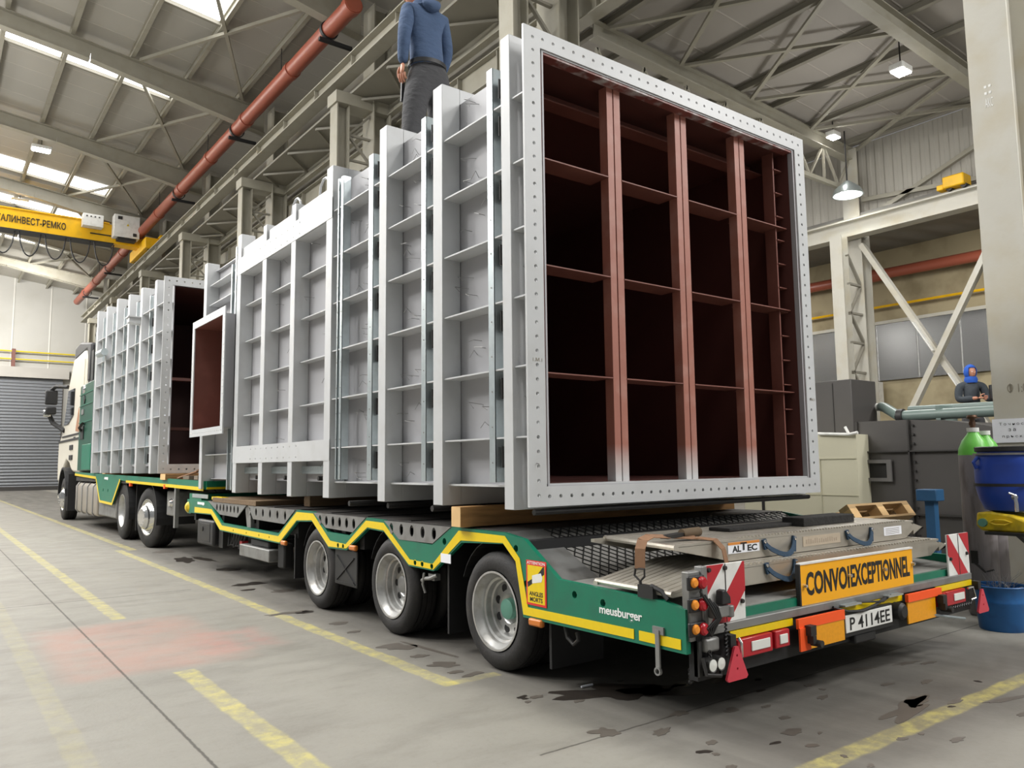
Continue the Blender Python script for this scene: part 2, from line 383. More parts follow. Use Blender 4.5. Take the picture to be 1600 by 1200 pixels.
# oil and water stains: thin irregular puddles lying on the slab
OIL = mat('oil_stain', srgb(54,49,45), .3, var=.25, scale=9)
OIL2 = mat('damp_stain', srgb(92,86,79), .5, var=.2, scale=7)
def blob(cx, cy, rx, ry, rot=0., n=40, jag=.35, seed=0):
    R = random.Random(seed); ph = [R.uniform(0, 6.28) for _ in range(6)]; am = [R.uniform(.2, 1) for _ in range(6)]
    pts = []
    for k in range(n):
        a = 2*PI*k/n; s = 1+jag*sum(am[i]*math.sin((i+2)*a+ph[i]) for i in range(6))/3
        x, y = rx*s*math.cos(a), ry*s*math.sin(a)
        pts.append((cx+x*math.cos(rot)-y*math.sin(rot), cy+x*math.sin(rot)+y*math.cos(rot)))
    return pts
stains = [(3.14,3.2,.34,.14,-.55,OIL,.9),(3.3,3.12,.16,.09,-.3,OIL,.8),(2.58,6.68,.17,.05,.0,OIL2,.6),(2.72,6.62,.09,.05,.2,OIL,.5),(2.74,5.98,.07,.06,0,OIL2,.4),
 (2.69,5.6,.05,.04,0,OIL2,.3),(2.71,4.95,.13,.09,-.6,OIL2,.5),(2.69,4.62,.06,.04,0,OIL2,.4),(2.70,4.33,.09,.07,-.6,OIL2,.5),(2.66,4.13,.05,.03,0,OIL2,.3),
 (2.71,4.02,.08,.03,0.2,OIL2,.5),(2.84,4.75,.02,.34,0.1,OIL2,.2),(4.04,2.07,.24,.06,.1,OIL2,.6),(4.22,2.11,.12,.05,.2,OIL2,.5),
 (2.95,11.45,.12,.35,-.2,OIL,.5),(3.18,11.4,.07,.4,.1,OIL,.4),(3.1,10.0,.13,.18,.2,OIL,.5),(3.0,12.8,.15,.2,0,OIL2,.5),(2.9,8.6,.16,.12,.0,OIL,.5),(3.02,7.9,.14,.09,.0,OIL2,.5),(2.75,8.2,.08,.05,0,OIL,.4),
 (3.1,2.75,.06,.03,0,OIL2,.4),(3.35,2.62,.05,.03,.3,OIL2,.4),(3.62,2.78,.05,.02,.1,OIL2,.4),(3.45,2.38,.035,.02,0,OIL2,.3),(3.3,2.24,.06,.035,0,OIL2,.4),
 (3.9,2.45,.05,.02,.2,OIL2,.4),(4.05,2.62,.045,.018,0,OIL2,.4),(4.6,2.62,.1,.02,-.3,OIL2,.5),(4.95,2.52,.1,.022,-.2,OIL2,.5),(5.05,2.44,.07,.018,-.1,OIL2,.5),
 (4.4,2.36,.05,.02,0,OIL2,.4),(4.62,2.25,.06,.02,.2,OIL2,.4),(4.36,1.98,.07,.02,0,OIL2,.4),(4.6,1.83,.16,.02,-.25,OIL2,.4),(4.95,1.8,.07,.018,0,OIL2,.4),
 (3.78,1.72,.05,.02,0,OIL2,.4),(4.4,1.68,.05,.018,0,OIL2,.4),(3.55,3.1,.12,.035,.2,OIL,.5),(3.75,3.0,.1,.03,.2,OIL,.5),(3.95,3.2,.2,.03,.1,OIL,.4),(2.72,3.42,.04,.025,0,OIL2,.4),(2.85,3.22,.035,.02,0,OIL2,.4),(2.63,3.38,.02,.015,0,OIL2,.3),(2.83,2.62,.06,.03,.3,OIL2,.5),(2.62,2.78,.06,.06,0,OIL2,.5)]
RS = random.Random(11)
for k in range(34):
    stains.append((RS.uniform(2.55,5.2), RS.uniform(1.75,3.5), RS.uniform(.012,.04), RS.uniform(.008,.02), RS.uniform(-.5,.5), OIL2 if k%3 else OIL, .3))
for i, (x, y, rx, ry, ro, m, jg) in enumerate(stains):
    s = B().prism(blob(x, y, rx, ry, ro, 36, min(jg,.62), i+3), 'z', .0004, .0016).obj('oil_stain', m, fl, smooth=False); s['kind'] = 'structure'
# ---- far wall, roller shutter
struct(B().box(-16, 9.3, 58, 58.3, 0, 16).obj('wall_far', WF), 'pale vertical wall panels at the far end of the hall')
struct(B().box(9.3, 19, 57.9, 58.3, 0, 12).obj('wall_far_side', WFD), 'shaded wall panels at the far end of the side bay')  # shade of the side bay put into the colour by a darker material
d1 = struct(B().box(-16, 7.0, 57.75, 57.92, 0, 7.1).obj('door_1', SHUT), 'grey roller shutter across the far doorway')
struct(B().box(-16, 7.3, 57.45, 57.98, 7.1, 7.75).obj('roller_housing', mat('grey_lintel', srgb(170,166,158), .6, var=.15, scale=1), d1))
struct(B().box(-16, 7.1, 57.72, 57.94, 0, .25).obj('bottom_rail', TKD, d1))
yp = thing('gas_pipe', (0,57.6,8.5), 'twin thin yellow pipes on the wall above the roller shutter', 'pipe')
for z in (8.25, 8.75): B().tube([(-16,57.7,z),(7.6,57.7,z)], .05, 8).obj('pipe_run', mat('dull_yellow%d' % int(z*100), srgb(206,184,52), .5), yp)
for x in (-4, .6, 4.2): B().box(x-.1, x+.1, 57.62, 57.96, 7.76, 8.9).obj('bracket', mat('rusty%d' % int(x+5), srgb(112,70,60), .6), yp)
# ---- main roof: slopes down to the column row
zr = lambda x: 14.0-.125*x
ce = struct(B().hexa([(-12,-14,zr(-12)),(9.7,-14,zr(9.7)),(9.7,58,zr(9.7)),(-12,58,zr(-12)),(-12,-14,zr(-12)+.15),(9.7,-14,zr(9.7)+.15),(9.7,58,zr(9.7)+.15),(-12,58,zr(-12)+.15)]).obj('ceiling', ROOF), 'sloping sheet roof of the main hall')
PURL = [-11.2+1.55*k for k in range(13)]
PURL = [2.72-1.55*5+1.55*k for k in range(0, 9)]
for x in PURL:
    o = B(); z = zr(x)
    o.ibeam((x,-3,z-.13), (x,58,z-.13), .11, .24, .02); struct(o.obj('purlin', ST, ce, smooth=False))
RAFT = [3, 10, 17, 24, 31, 38, 45, 52]
for y in RAFT:
    o = B(); o.ibeam((-12,y,zr(-12)-.52), (3.2,y,zr(3.2)-.52), .28, .5, .025)
    o.hexa([(3.2,y-.013,zr(3.2)-.74),(8.2,y-.013,zr(8.2)-1.05),(8.2,y+.013,zr(8.2)-1.05),(3.2,y+.013,zr(3.2)-.74),(3.2,y-.013,zr(3.2)-.3),(8.2,y-.013,zr(8.2)-.3),(8.2,y+.013,zr(8.2)-.3),(3.2,y+.013,zr(3.2)-.3)])
    o.bar((3.2,y,zr(3.2)-.285), (8.2,y,zr(8.2)-.285), .28, .025); o.bar((3.2,y,zr(3.2)-.755), (8.2,y,zr(8.2)-1.06), .28, .025)
    struct(o.obj('rafter', ST, ce, smooth=False))
for k in range(len(RAFT)-1):
    y0, y1 = RAFT[k]+.3, RAFT[k+1]-.3
    for a, c in (((4.45,y0),(7.4,y1)),((7.4,y0),(4.45,y1))):
        o = B().bar((a[0],a[1],zr(a[0])-.33), (c[0],c[1],zr(c[0])-.33), .09, .09); mx, my = (a[0]+c[0])/2, (a[1]+c[1])/2
        struct(o.obj('brace', ST, ce, smooth=False))
for ys in ((-10,-8.5),(-3,-1.5),(4.5,6.0),(11.2,12.6),(18.6,20.55),(25.0,25.95),(36.0,37.2),(41.0,41.9),(47,48.2)):  # rows nearer the camera are unseen, added to light from above
    for i in range(len(PURL)-2):
        xa, xb = PURL[i]+.07, PURL[i+1]-.07
        struct(B().hexa([(xa,ys[0],zr(xa)-.035),(xb,ys[0],zr(xb)-.035),(xb,ys[1],zr(xb)-.035),(xa,ys[1],zr(xa)-.035),(xa,ys[0],zr(xa)-.01),(xb,ys[0],zr(xb)-.01),(xb,ys[1],zr(xb)-.01),(xa,ys[1],zr(xa)-.01)]).obj('skylight', SKY, ce, smooth=False))
    if ys[0] > 15:
        struct(B().bar((-5,ys[1]+.08,zr(-5)-.06), (PURL[-2],ys[1]+.08,zr(PURL[-2])-.06), .1, .12).obj('skylight_edge', STD, ce, smooth=False))
# ---- column row between the two bays
def wide_column(y, label):
    t = thing('lattice_column', (XA,y,0), label, 'column', 'steel columns between the two bays')
    o = B(); o.box(XA-.5, XA-.47, y-.2, y+.2, 0, 10.0); o.box(XA-.47, XA-.2, y-.012, y+.012, 0, 10.0); o.box(XA-.2, XA-.17, y-.2, y+.2, 0, 10.0); o.obj('leg', ST, t, smooth=False)
    o = B(); o.box(XA+.42, XA+.45, y-.3, y+.3, 0, 12.8); o.box(XA+.45, XA+.87, y-.015, y+.015, 0, 12.8); o.box(XA+.87, XA+.9, y-.3, y+.3, 0, 12.8); o.obj('leg', ST, t, smooth=False)
    o = B(); z = .6; s = 1
    while z < 9.6:
        a, c = ((XA-.18, XA+.43) if s > 0 else (XA+.43, XA-.18))
        o.bar((a,y-.1,z), (c,y-.1,z+.62), .07, .05); o.bar((XA-.18,y-.1,z), (XA+.43,y-.1,z), .07, .05); z += .62; s = -s
    o.obj('lacing', STD, t, smooth=False)
    B().box(XA-.55, XA+.95, y-.26, y+.26, 9.98, 10.27).obj('cap_plate', ST, t)
    return t
wide_column(10, 'twin-legged steel column nearest the tall steel casing, seen above its corner')
wide_column(17, 'twin-legged steel column just left of the standing man')
wide_column(24, 'twin-legged steel column left of the middle of the hall, second from the man')
wide_column(31, 'twin-legged steel column above the gap between the two steel casings')
wide_column(38, 'twin-legged steel column behind the end of the yellow crane girder')
wide_column(45, 'twin-legged steel column beyond the yellow crane girder')
wide_column(52, 'twin-legged steel column closest to the far wall')
rw = thing('crane_runway', (XA,20,10), 'long steel runway girder with bolted crane rail along the column row', 'girder')
o = B(); o.ibeam((7.62,-2,10.68), (7.62,55,10.68), .34, .38, .03)
for k in range(25): y = 1+2.15*k; o.box(7.5, 7.6, y-.01, y+.01, 10.5, 10.83)
o.obj('main_girder', ST, rw, smooth=False)
B().bar((7.62,-2,10.94), (7.62,55,10.94), .07, .13).obj('rail', BKM, rw)
for k in range(54):
    B().box(7.5, 7.74, .5+k-.05, .5+k+.05, 10.86, 10.9).obj('rail_clip', STD, rw)
B().box(7.85, 9.0, -2, 55, 10.28, 10.34).obj('walkway_plate', STD, rw)
B().ibeam((8.9,-2,10.15), (8.9,55,10.15), .16, .32, .02).obj('walkway_edge_beam', ST, rw, smooth=False)
o = B()
for k in range(26):
    y = 3+2*k; o.bar((7.9,y,10.2), (8.85,y+1,10.2), .06, .06); o.bar((8.85,y+1,10.2), (7.9,y+2,10.2), .06, .06)
o.obj('walkway_lacing', STD, rw, smooth=False)
lb = thing('bay_girder', (9.3,20,9.2), 'lower stiffened girder below the crane walkway along the side bay', 'girder')
o = B(); o.ibeam((9.25,4,9.6), (9.25,56,9.6), .3, .62, .025)
for k in range(34): y = 5+1.5*k; o.box(9.12, 9.24, y-.012, y+.012, 9.32, 9.88)
o.obj('web_and_flanges', ST, lb, smooth=False)
for y in (17, 24, 31, 38, 45):
    B().box(8.97, 9.4, y-.1, y+.1, 9.0, 9.28).obj('bracket', ST, lb)
    B().bar((9.0,y,8.3), (9.25,y,9.0), .1, .1).obj('knee_brace', STD, lb)
struct(B().box(9.42, 9.5, -14, 58, 9.58, 12.8).obj('wall_clerestory', WFD), 'grey sheet wall above the side bay roof')
# ---- red drain pipe
dp = thing('drain_pipe', (7.4,20,11.8), 'long terracotta red drain pipe hung along the eaves', 'pipe')
zp = 1.25+1.44*7.35; o = B()
o.tube([(7.35,15.6,zp),(7.35,56,zp+.15)], .2, 20).obj('pipe_run', PIPE, dp)
for k in range(11):
    y = 15.62+3.7*k; B().lathe([(y,.2),(y,.225),(y+.22,.225),(y+.22,.2)], (7.35,0,zp+.0037*(y-15.6)), 'y', 20, True).obj('coupling', PIPE, dp)
for y in RAFT[2:]:
    o = B(); o.box(7.1, 7.95, y-.05, y+.05, zp-.32, zp-.24); o.lathe([(y-.05,.205),(y-.05,.23),(y+.05,.23),(y+.05,.205)], (7.35,0,zp), 'y', 20, True); o.obj('clamp', BK, dp)
    B().tube([(7.35,y+3.2,zp+.2),(7.35,y+3.2,zr(7.35)-.2)], .012, 6).obj('hanger_rod', BKM, dp)
# ---- yellow overhead crane
cr = thing('overhead_crane', (4,38,11), 'yellow overhead travelling crane girder with festoon cables', 'crane')
gz0, gz1 = 11.33, 12.18
o = B(); o.box(-14, 6.1, 37.9, 38.5, gz0, gz1); o.hexa([(6.1,37.9,gz0),(7.75,37.9,gz0-.05),(7.75,38.5,gz0-.05),(6.1,38.5,gz0),(6.1,37.9,gz1),(7.75,37.9,gz1-.36),(7.75,38.5,gz1-.36),(6.1,38.5,gz1)])
o.obj('girder', YC, cr)
B().box(-14, 6.3, 37.84, 38.56, gz0-.05, gz0).obj('lower_flange', BKM, cr)
B().box(-14, 6.1, 37.84, 38.56, gz1, gz1+.05).obj('upper_flange', YC, cr)
B().box(7.35, 7.9, 36.6, 39.9, 11.02, 11.5).obj('end_carriage', YC, cr, bev=.03)
for y in (36.9, 39.6): B().lathe([(7.5,.0),(7.5,.16),(7.75,.16),(7.75,0)], (0,y,11.16), 'x', 20).obj('wheel', BKM, cr)
B().box(7.9, 8.15, 36.3, 36.8, 11.2, 11.6).obj('buffer', YC, cr)
c1 = B().box(4.98, 5.78, 37.35, 37.8, 11.82, 12.36).obj('control_cabinet', WH, cr, bev=.015)
o = B()
for k in range(4): o.box(5.1+.16*k, 5.16+.16*k, 37.33, 37.36, 12.22, 12.27)
o.obj('socket', INK, c1)
c2 = B().box(6.18, 7.22, 37.2, 37.75, 11.5, 12.5).obj('control_cabinet', WH, cr, bev=.015)
B().prism([(6.68,12.02),(6.78,12.02),(6.73,12.12)], 'y', 37.18, 37.21).obj('warning_triangle', YL, c2)
B().box(6.32, 6.5, 37.18, 37.21, 12.28, 12.42).obj('data_plate', TKD, c2); B().box(6.95, 7.1, 37.18, 37.21, 11.58, 11.72).obj('data_plate', TKD, c2)
B().box(6.35, 7.1, 37.25, 37.7, 11.38, 11.5).obj('cable_glands', BKM, cr)
B().box(5.35, 6.18, 37.82, 37.9, 11.62, 11.66).obj('cable_tray', BKM, cr)
text('СТАЛИНВЕСТ-РЕМКО', 'lettering', INK, cr, (1.70,37.885,11.6), (1,0,0), (0,0,1), 2.71, .31, .01, .012, 1.0)
for k in range(7):
    x = -.1+.94*k; o = B(); o.tube([(x+.78*t/12, 37.95, gz0-.06-1.0*(1-(2*t/12-1)**2)**.6) for t in range(13)], .03, 6); o.obj('festoon_cable', BK, cr)
# ---- right-hand bay: low roof, trusses, lattice column line
zq = lambda x: 9.87-.033*x
rc = struct(B().hexa([(9.5,-2,zq(9.5)),(18.6,-2,zq(18.6)),(18.6,58,zq(18.6)),(9.5,58,zq(9.5)),(9.5,-2,zq(9.5)+.15),(18.6,-2,zq(18.6)+.15),(18.6,58,zq(18.6)+.15),(9.5,58,zq(9.5)+.15)]).obj('ceiling_side_bay', ROOFR), 'low sheet roof of the side bay')
for x in (9.8, 10.75, 12.2, 13.8, 15.0, 16.5, 18.1):
    struct(B().ibeam((x,-2,zq(x)-.075), (x,58,zq(x)-.075), .1, .15, .02).obj('purlin', STD, rc, smooth=False))
for y in (6.45, 10, 14, 18, 22, 26, 30, 36, 42, 48):
    o = B(); o.ibeam((9.52,y,zq(8.6)-.32), (18.4,y,zq(18.4)-.32), .22, .32, .025)
    if y > 8:
        o.bar((9.4,y,8.05), (18.4,y,8.0), .1, .1)
        for k in range(7):
            xa = 9.6+1.25*k
            o.bar((xa,y,8.03), (xa,y,8.95), .05); o.bar((xa,y,8.95), (xa+.62,y,8.03), .05); o.bar((xa+.62,y,8.03), (xa+1.25,y,8.9), .05)
    struct(o.obj('rafter', ST, rc, smooth=False))
for (y0, y1) in ((6.6,9.85),):
    for xa, xb in ((9.8,11.8),(11.9,14.1),(14.2,16.4),(16.5,18.35)):
        for a, c in (((xa,y0),(xb,y1)),((xb,y0),(xa,y1))):
            o = B().bar((a[0],a[1],zq(a[0])-.22), (c[0],c[1],zq(c[0])-.22), .08, .06); struct(o.obj('brace', ST, rc, smooth=False))
XL = 18.2
def lattice(y, label):
    t = thing('braced_column', (XL,y,0), label, 'column', 'braced columns on the far side of the side bay')
    B().ibeam((XL-.62,y,0), (XL-.62,y,6.7), .3, .3, .025, up=(1,0,0)).obj('leg', CONC, t, smooth=False)
    B().ibeam((XL+.25,y,0), (XL+.25,y,zq(XL)-.2), .42, .42, .025, up=(1,0,0)).obj('leg', CONC, t, smooth=False)
    o = B(); z = .5; s = 1
    while z < 6.2:
        a, c = ((XL-.5, XL+.08) if s > 0 else (XL+.08, XL-.5)); o.bar((a,y-.12,z), (c,y-.12,z+.72), .07, .05); o.bar((XL-.5,y-.12,z), (XL+.08,y-.12,z), .07, .05); z += .72; s = -s
    o.obj('lacing', STD, t, smooth=False)
lattice(10.0, 'pale laced column right of the tall casing, crossed braces beside it')
lattice(16.0, 'pale laced column just behind the right edge of the tall casing')
lattice(6.0, 'pale laced column hidden beside the near painted column')
cb = thing('bay_crane_beam', (XL,8,6.7), 'heavy horizontal beam carried by the pale laced column', 'beam')
B().ibeam((XL-.25,4,6.92), (XL-.25,40,6.92), .36, .42, .03).obj('girder', CONC, cb, smooth=False)
B().bar((XL-.25,4,7.16), (XL-.25,40,7.16), .07, .08).obj('rail', STD, cb)
o = B().bar((XL,9.75,6.55), (XL,6.2,.2), .17, .12); xb1 = tag(o.obj('cross_brace', CONC, smooth=False), 'diagonal brace falling from the top of the laced column to the right', 'brace', 'crossed wall braces')
B().bar((XL-.08,8.55,4.41), (XL-.08,8.15,3.7), .3, .02).obj('splice_plate', WH, xb1)
B().bar((XL-.08,7.85,3.16), (XL-.08,7.5,2.53), .3, .02).obj('splice_plate', WH, xb1)
o = B().bar((XL-.15,6.2,7.0), (XL-.15,9.75,.5), .17, .12); tag(o.obj('cross_brace', CONC, smooth=False), 'diagonal brace rising to the right towards the painted column', 'brace', 'crossed wall braces')
o = B().bar((18.45,6.2,7.4), (18.45,9.8,7.75), .1, .1); o.bar((18.45,6.2,8.6), (18.45,9.8,7.2), .1, .1); tag(o.obj('wall_brace', ST, smooth=False), 'thin crossed bracing on the sheet wall above the beam', 'brace')
struct(B().box(18.62, 18.7, 0, 58, 7.15, 9.25).obj('wall_right_upper', WCOR), 'corrugated sheet wall above the heavy beam')
struct(B().hexa([(18.3,0,7.3),(24.2,0,7.9),(24.2,58,7.9),(18.3,58,7.3),(18.3,0,7.4),(24.2,0,8.0),(24.2,58,8.0),(18.3,58,7.4)]).obj('ceiling_annex', CORR), 'dark corrugated ceiling of the annex behind the braces')
w = struct(B().box(24, 24.3, -2, 58, 0, 8).obj('wall_right', WCON), 'stained old concrete wall behind the crossed braces')
struct(B().box(23.9, 24, -2, 58, 3.75, 5.55).obj('wall_lining', WMET, w))
struct(B().box(23.86, 24, -2, 58, 5.52, 5.62).obj('ledge', CONC, w))
rp = thing('wall_pipe', (23.5,12,7), 'red pipe with couplings along the old concrete wall', 'pipe')
B().tube([(23.5,2,6.9),(23.5,40,7.35)], .16, 14).obj('pipe_run', PIPE, rp)
for y in (8.5, 12, 15.5): B().lathe([(y,.16),(y,.2),(y+.3,.2),(y+.3,.16)], (23.5,0,6.9+(y-2)*.0118), 'y', 14, True).obj('coupling', PIPE, rp)
o = B().tube([(23.8,2,6.05),(23.8,40,6.1)], .04, 6); tag(o.obj('gas_line', YC), 'thin yellow gas line along the old concrete wall', 'pipe')
o = B().box(23.5, 23.84, 12.35, 12.85, 2.95, 3.7); tag(o.obj('junction_box', WH, bev=.02), 'pale square junction box on the concrete wall', 'box')
# painted near column
pc = thing('painted_column', (8.3,2.9,0), 'tall cream painted column with a paper notice taped on it', 'column')
B().box(8.0, 8.03, 2.74, 3.11, 0, 9.1).obj('near_flange', CONC, pc, bev=.004); B().box(8.03, 8.6, 2.915, 2.935, 0, 9.1).obj('web', CONC, pc); B().box(8.6, 8.63, 2.74, 3.11, 0, 9.1).obj('far_flange', CONC, pc)
B().box(7.95, 8.7, 2.68, 3.16, 0, .03).obj('base_plate', CONC, pc)
for (z, s, w_) in ((1.86,'Φ 1:0',.16),(4.62,'AKC',.07),(4.75,'= =',.06)): text(s, 'chalk_mark', GRI if z < 3 else WH, pc, (7.998,3.02-.04,z), (0,-1,0), (0,0,1), w_, .09, .001)
nt_ = B().box(7.985, 7.99, 2.66, 3.125, 1.405, 1.625).obj('paper_notice', WP)
tag(nt_, 'white paper notice with handwritten letters on the cream column', 'notice')
for s, z, y, w_ in (('Точност',1.565,3.065,.235),('за',1.51,2.99,.06),('пръскане',1.445,3.045,.27)): text(s, 'handwriting', INK, nt_, (7.984,y,z), (0,-1,0), (0,0,1), w_, .025, .0005, .0, 1.5)
# ---- lamps
def flood(x, y, z, label, s=.3):
    t = thing('pendant_lamp', (x,y,z), label, 'lamp', 'bright hall lamps')
    B().box(x-s, x+s, y-s*.7, y+s*.7, z-.02, z+.1).obj('housing', WH, t, bev=.02)
    B().box(x-s*.85, x+s*.85, y-s*.6, y+s*.6, z-.045, z-.015).obj('lens', LAMP, t)
    B().tube([(x,y,z+.1),(x,y,z+.6)], .015, 6).obj('suspension', BKM, t)
flood(2.83, 32.0, 12.85, 'square lamp under the roof left of the red pipe', .32)
flood(2.74, 38.8, 12.8, 'square lamp under the roof above the yellow crane girder', .32)
flood(14.7, 6.9, 8.75, 'square lamp under the side bay roof near the cream column', .2)
tg = thing('hoist_trolley', (XL-.25,7.5,7.2), 'small yellow hoist trolley resting on the heavy beam', 'hoist')
B().box(XL-.45, XL-.05, 7.15, 7.6, 7.24, 7.5).obj('trolley_body', YC, tg, bev=.03); B().box(XL-.40, XL-.1, 7.6, 7.75, 7.24, 7.36).obj('motor', YC, tg, bev=.02)
for y in (7.2, 7.5): B().lathe([(XL-.36,0),(XL-.36,.06),(XL-.14,.06),(XL-.14,0)], (0,y,7.24), 'x', 14).obj('wheel', BKM, tg)
flood(16.9, 9.6, 8.95, 'small lamp at the truss above the corner of the tall casing', .16)
flood(9.9, 21.3, 7.6, 'lamp glowing above the first upright of the tall casing', .2)
flood(9.6, 27.8, 8.0, 'lamp glowing above the top band of the tall casing', .2)
flood(9.6, 31.5, 8.0, 'lamp glowing beside the front upright of the tall casing', .2)
hb = thing('high_bay_lamp', (17.4,9.9,7.7), 'round bell shaped high bay lamp hung at the truss', 'lamp')
B().lathe([(7.95,.06),(7.9,.12),(7.75,.3),(7.6,.36),(7.6,.33),(7.75,.27),(7.9,.08)], (17.4,9.6,0), 'z', 24, True).obj('shade', ZN, hb)
B().ball((17.4,9.6,7.68), .16, 12).obj('bulb', LAMP, hb); B().tube([(17.4,9.6,7.95),(17.4,9.6,9.2)], .02, 6).obj('suspension', BKM, hb)
# ================================================================== STEEL CASINGS
def flange_plate(x0, x1, z0, z1, a0, a1, c0, c1, y, pitch, edge, r=.0115, t=.016):
    """rectangular bolted flange in an XZ plane, opening a0..a1 x c0..c1, real bolt holes"""
    holes = []; nx = round((x1-x0-2*edge)/pitch); nz = round((z1-z0-2*edge)/pitch)
    for i in range(nx+1):
        x = x0+edge+(x1-x0-2*edge)*i/nx
        if i not in (0, nx): holes += [(x, z0+edge*.9, r), (x, z1-edge*.9, r)]
    for i in range(nz+1):
        z = z0+edge+(z1-z0-2*edge)*i/nz
        holes += [(x0+edge*1.1, z, r), (x1-edge*1.1, z, r)]
    o = B().plate([(x0,z0),(x1,z0),(x1,z1),(x0,z1)], holes+[[(a0,c0),(a1,c0),(a1,c1),(a0,c1)]], t, (0,y+t,0), (1,0,0), (0,0,1))
    return o
c1_ = thing('steel_casing', (4.3,6.5,.97), 'huge grey ribbed steel casing with open red-brown gridded end on the trailer', 'casing')
F0, SX0, SX1, SZ0, SZ1 = 3.565, 2.955, 5.65, 1.128, 3.825
PY = [(3.705,3.80),(4.50,4.622),(5.325,5.445),(6.345,6.475)]
fr = flange_plate(2.805,5.79,1.005,3.955,2.937,5.662,1.123,3.836,F0,.086,.066).obj('end_flange', G, c1_, smooth=False)
text('1.М.1', 'chalk_number', GRI, fr, (2.845,F0-.001,1.86), (1,0,0), (0,0,1), .07, .022, .0006)
text('1.М.1', 'chalk_number', GRI, fr, (5.70,F0-.001,1.74), (1,0,0), (0,0,1), .07, .022, .0006)
# skin (grey outside, primer inside)
def tube_skin(o, x0, x1, y0, y1, z0, z1, back=True):
    v = [(x,y,z) for y in (y0,y1) for (x,z) in ((x0,z0),(x1,z0),(x1,z1),(x0,z1))]
    f = [(0,1,5,4),(1,2,6,5),(2,3,7,6),(3,0,4,7)]
    if back: f.append((4,5,6,7))
    return o.add(v, f)
o = B(); o.box(SX0,SX0+.012,F0+.01,9.0,SZ0,SZ1); o.box(SX1-.012,SX1,F0+.01,10.5,SZ0,SZ1); o.box(SX0,SX1,F0+.01,10.5,SZ0-.012,SZ0); o.box(SX0,SX1,F0+.01,10.5,SZ1,SZ1+.012)
o.box(3.0,3.012,9.0,10.5,SZ0,1.725); o.box(3.0,3.012,9.0,10.5,3.045,SZ1); o.box(3.0,3.012,9.0,9.15,1.725,3.045); o.box(3.0,3.012,10.35,10.5,1.725,3.045); o.box(3.0,SX1,10.49,10.5,SZ0,SZ1)
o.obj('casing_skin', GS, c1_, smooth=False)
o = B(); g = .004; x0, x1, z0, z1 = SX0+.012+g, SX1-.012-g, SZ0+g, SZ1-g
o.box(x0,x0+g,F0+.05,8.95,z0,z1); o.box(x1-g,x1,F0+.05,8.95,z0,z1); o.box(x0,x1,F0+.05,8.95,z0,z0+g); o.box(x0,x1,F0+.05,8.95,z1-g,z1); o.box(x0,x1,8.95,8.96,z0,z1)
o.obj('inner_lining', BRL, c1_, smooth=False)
# lip just inside the flange
o = B(); o.box(SX0-.01,SX0+.018,F0+.016,F0+.06,1.123,3.836); o.box(5.64,5.672,F0+.016,F0+.09,1.123,3.836); o.box(2.94,5.66,F0+.016,F0+.09,3.81,3.84)
o.obj('opening_lip', BRW, c1_)
B().box(2.94,5.66,F0+.016,F0+.12,1.115,1.137).obj('sill_plate', G, c1_)
# inner hoop behind the opening with its rungs
o = B()
for (a, b_) in ((5.52,5.535),): o.box(a,b_,F0+.12,F0+.22,SZ0,SZ1)
for x in (5.575,): o.box(x,x+.01,F0+.16,F0+.2,SZ0,SZ1)
o.obj('inner_stiffener', BR, c1_)
for k in range(13): B().box(5.53,5.645,F0+.11,F0+.2,1.27+.2*k,1.278+.2*k).obj('rung', BR, c1_)
o = B(); o.box(SX0,SX1,F0+.3,F0+.42,3.7,3.71); o.box(SX0,SX1,F0+.42,F0+.43,3.7,3.82); o.obj('top_stiffener', BR, c1_)
# mullions: twin channels back to back with a dark gap
MU = (3.590, 4.279, 4.973)
TIP = mat('mullion_primer', srgb(162,106,91), .5, var=.12, scale=3, dirt=srgb(190,160,150), dirt_amt=.3, dscale=6)
nt = TIP.node_tree; bs = nt.nodes['Principled BSDF']; src = bs.inputs['Base Color'].links[0].from_socket
tcn = nt.nodes.new('ShaderNodeTexCoord'); sxn = nt.nodes.new('ShaderNodeSeparateXYZ'); mr = nt.nodes.new('ShaderNodeMapRange'); mxn = nt.nodes.new('ShaderNodeMix'); mxn.data_type = 'RGBA'
nt.links.new(tcn.outputs['Object'], sxn.inputs[0]); nt.links.new(sxn.outputs[2], mr.inputs['Value'])
mr.inputs['From Min'].default_value = 1.38; mr.inputs['From Max'].default_value = 1.16; mr.inputs['To Min'].default_value = 0; mr.inputs['To Max'].default_value = .9
mxn.inputs['B'].default_value = srgb(206,208,208)   # grey overspray at the feet of the mullions
nt.links.new(mr.outputs[0], mxn.inputs['Factor']); nt.links.new(src, mxn.inputs['A']); nt.links.new(mxn.outputs['Result'], bs.inputs['Base Color'])
for x in MU:
    a = B(); a.box(x,x+.055,F0+.09,F0+.10,1.137,3.82); a.box(x,x+.01,F0+.1,F0+.165,1.137,3.82)
    a.box(x+.066,x+.124,F0+.09,F0+.10,1.137,3.82); a.box(x+.066,x+.076,F0+.1,F0+.2,1.137,3.82)
    a.obj('mullion', TIP, c1_, smooth=False)
bays = [(SX0+.018,MU[0]),(MU[0]+.124,MU[1]),(MU[1]+.124,MU[2]),(MU[2]+.124,5.64)]
for z in (3.17, 2.482, 1.807):
    for a, b_ in bays: B().box(a,b_,F0+.085,F0+.27,z,z+.008).obj('shelf_plate', BR, c1_)
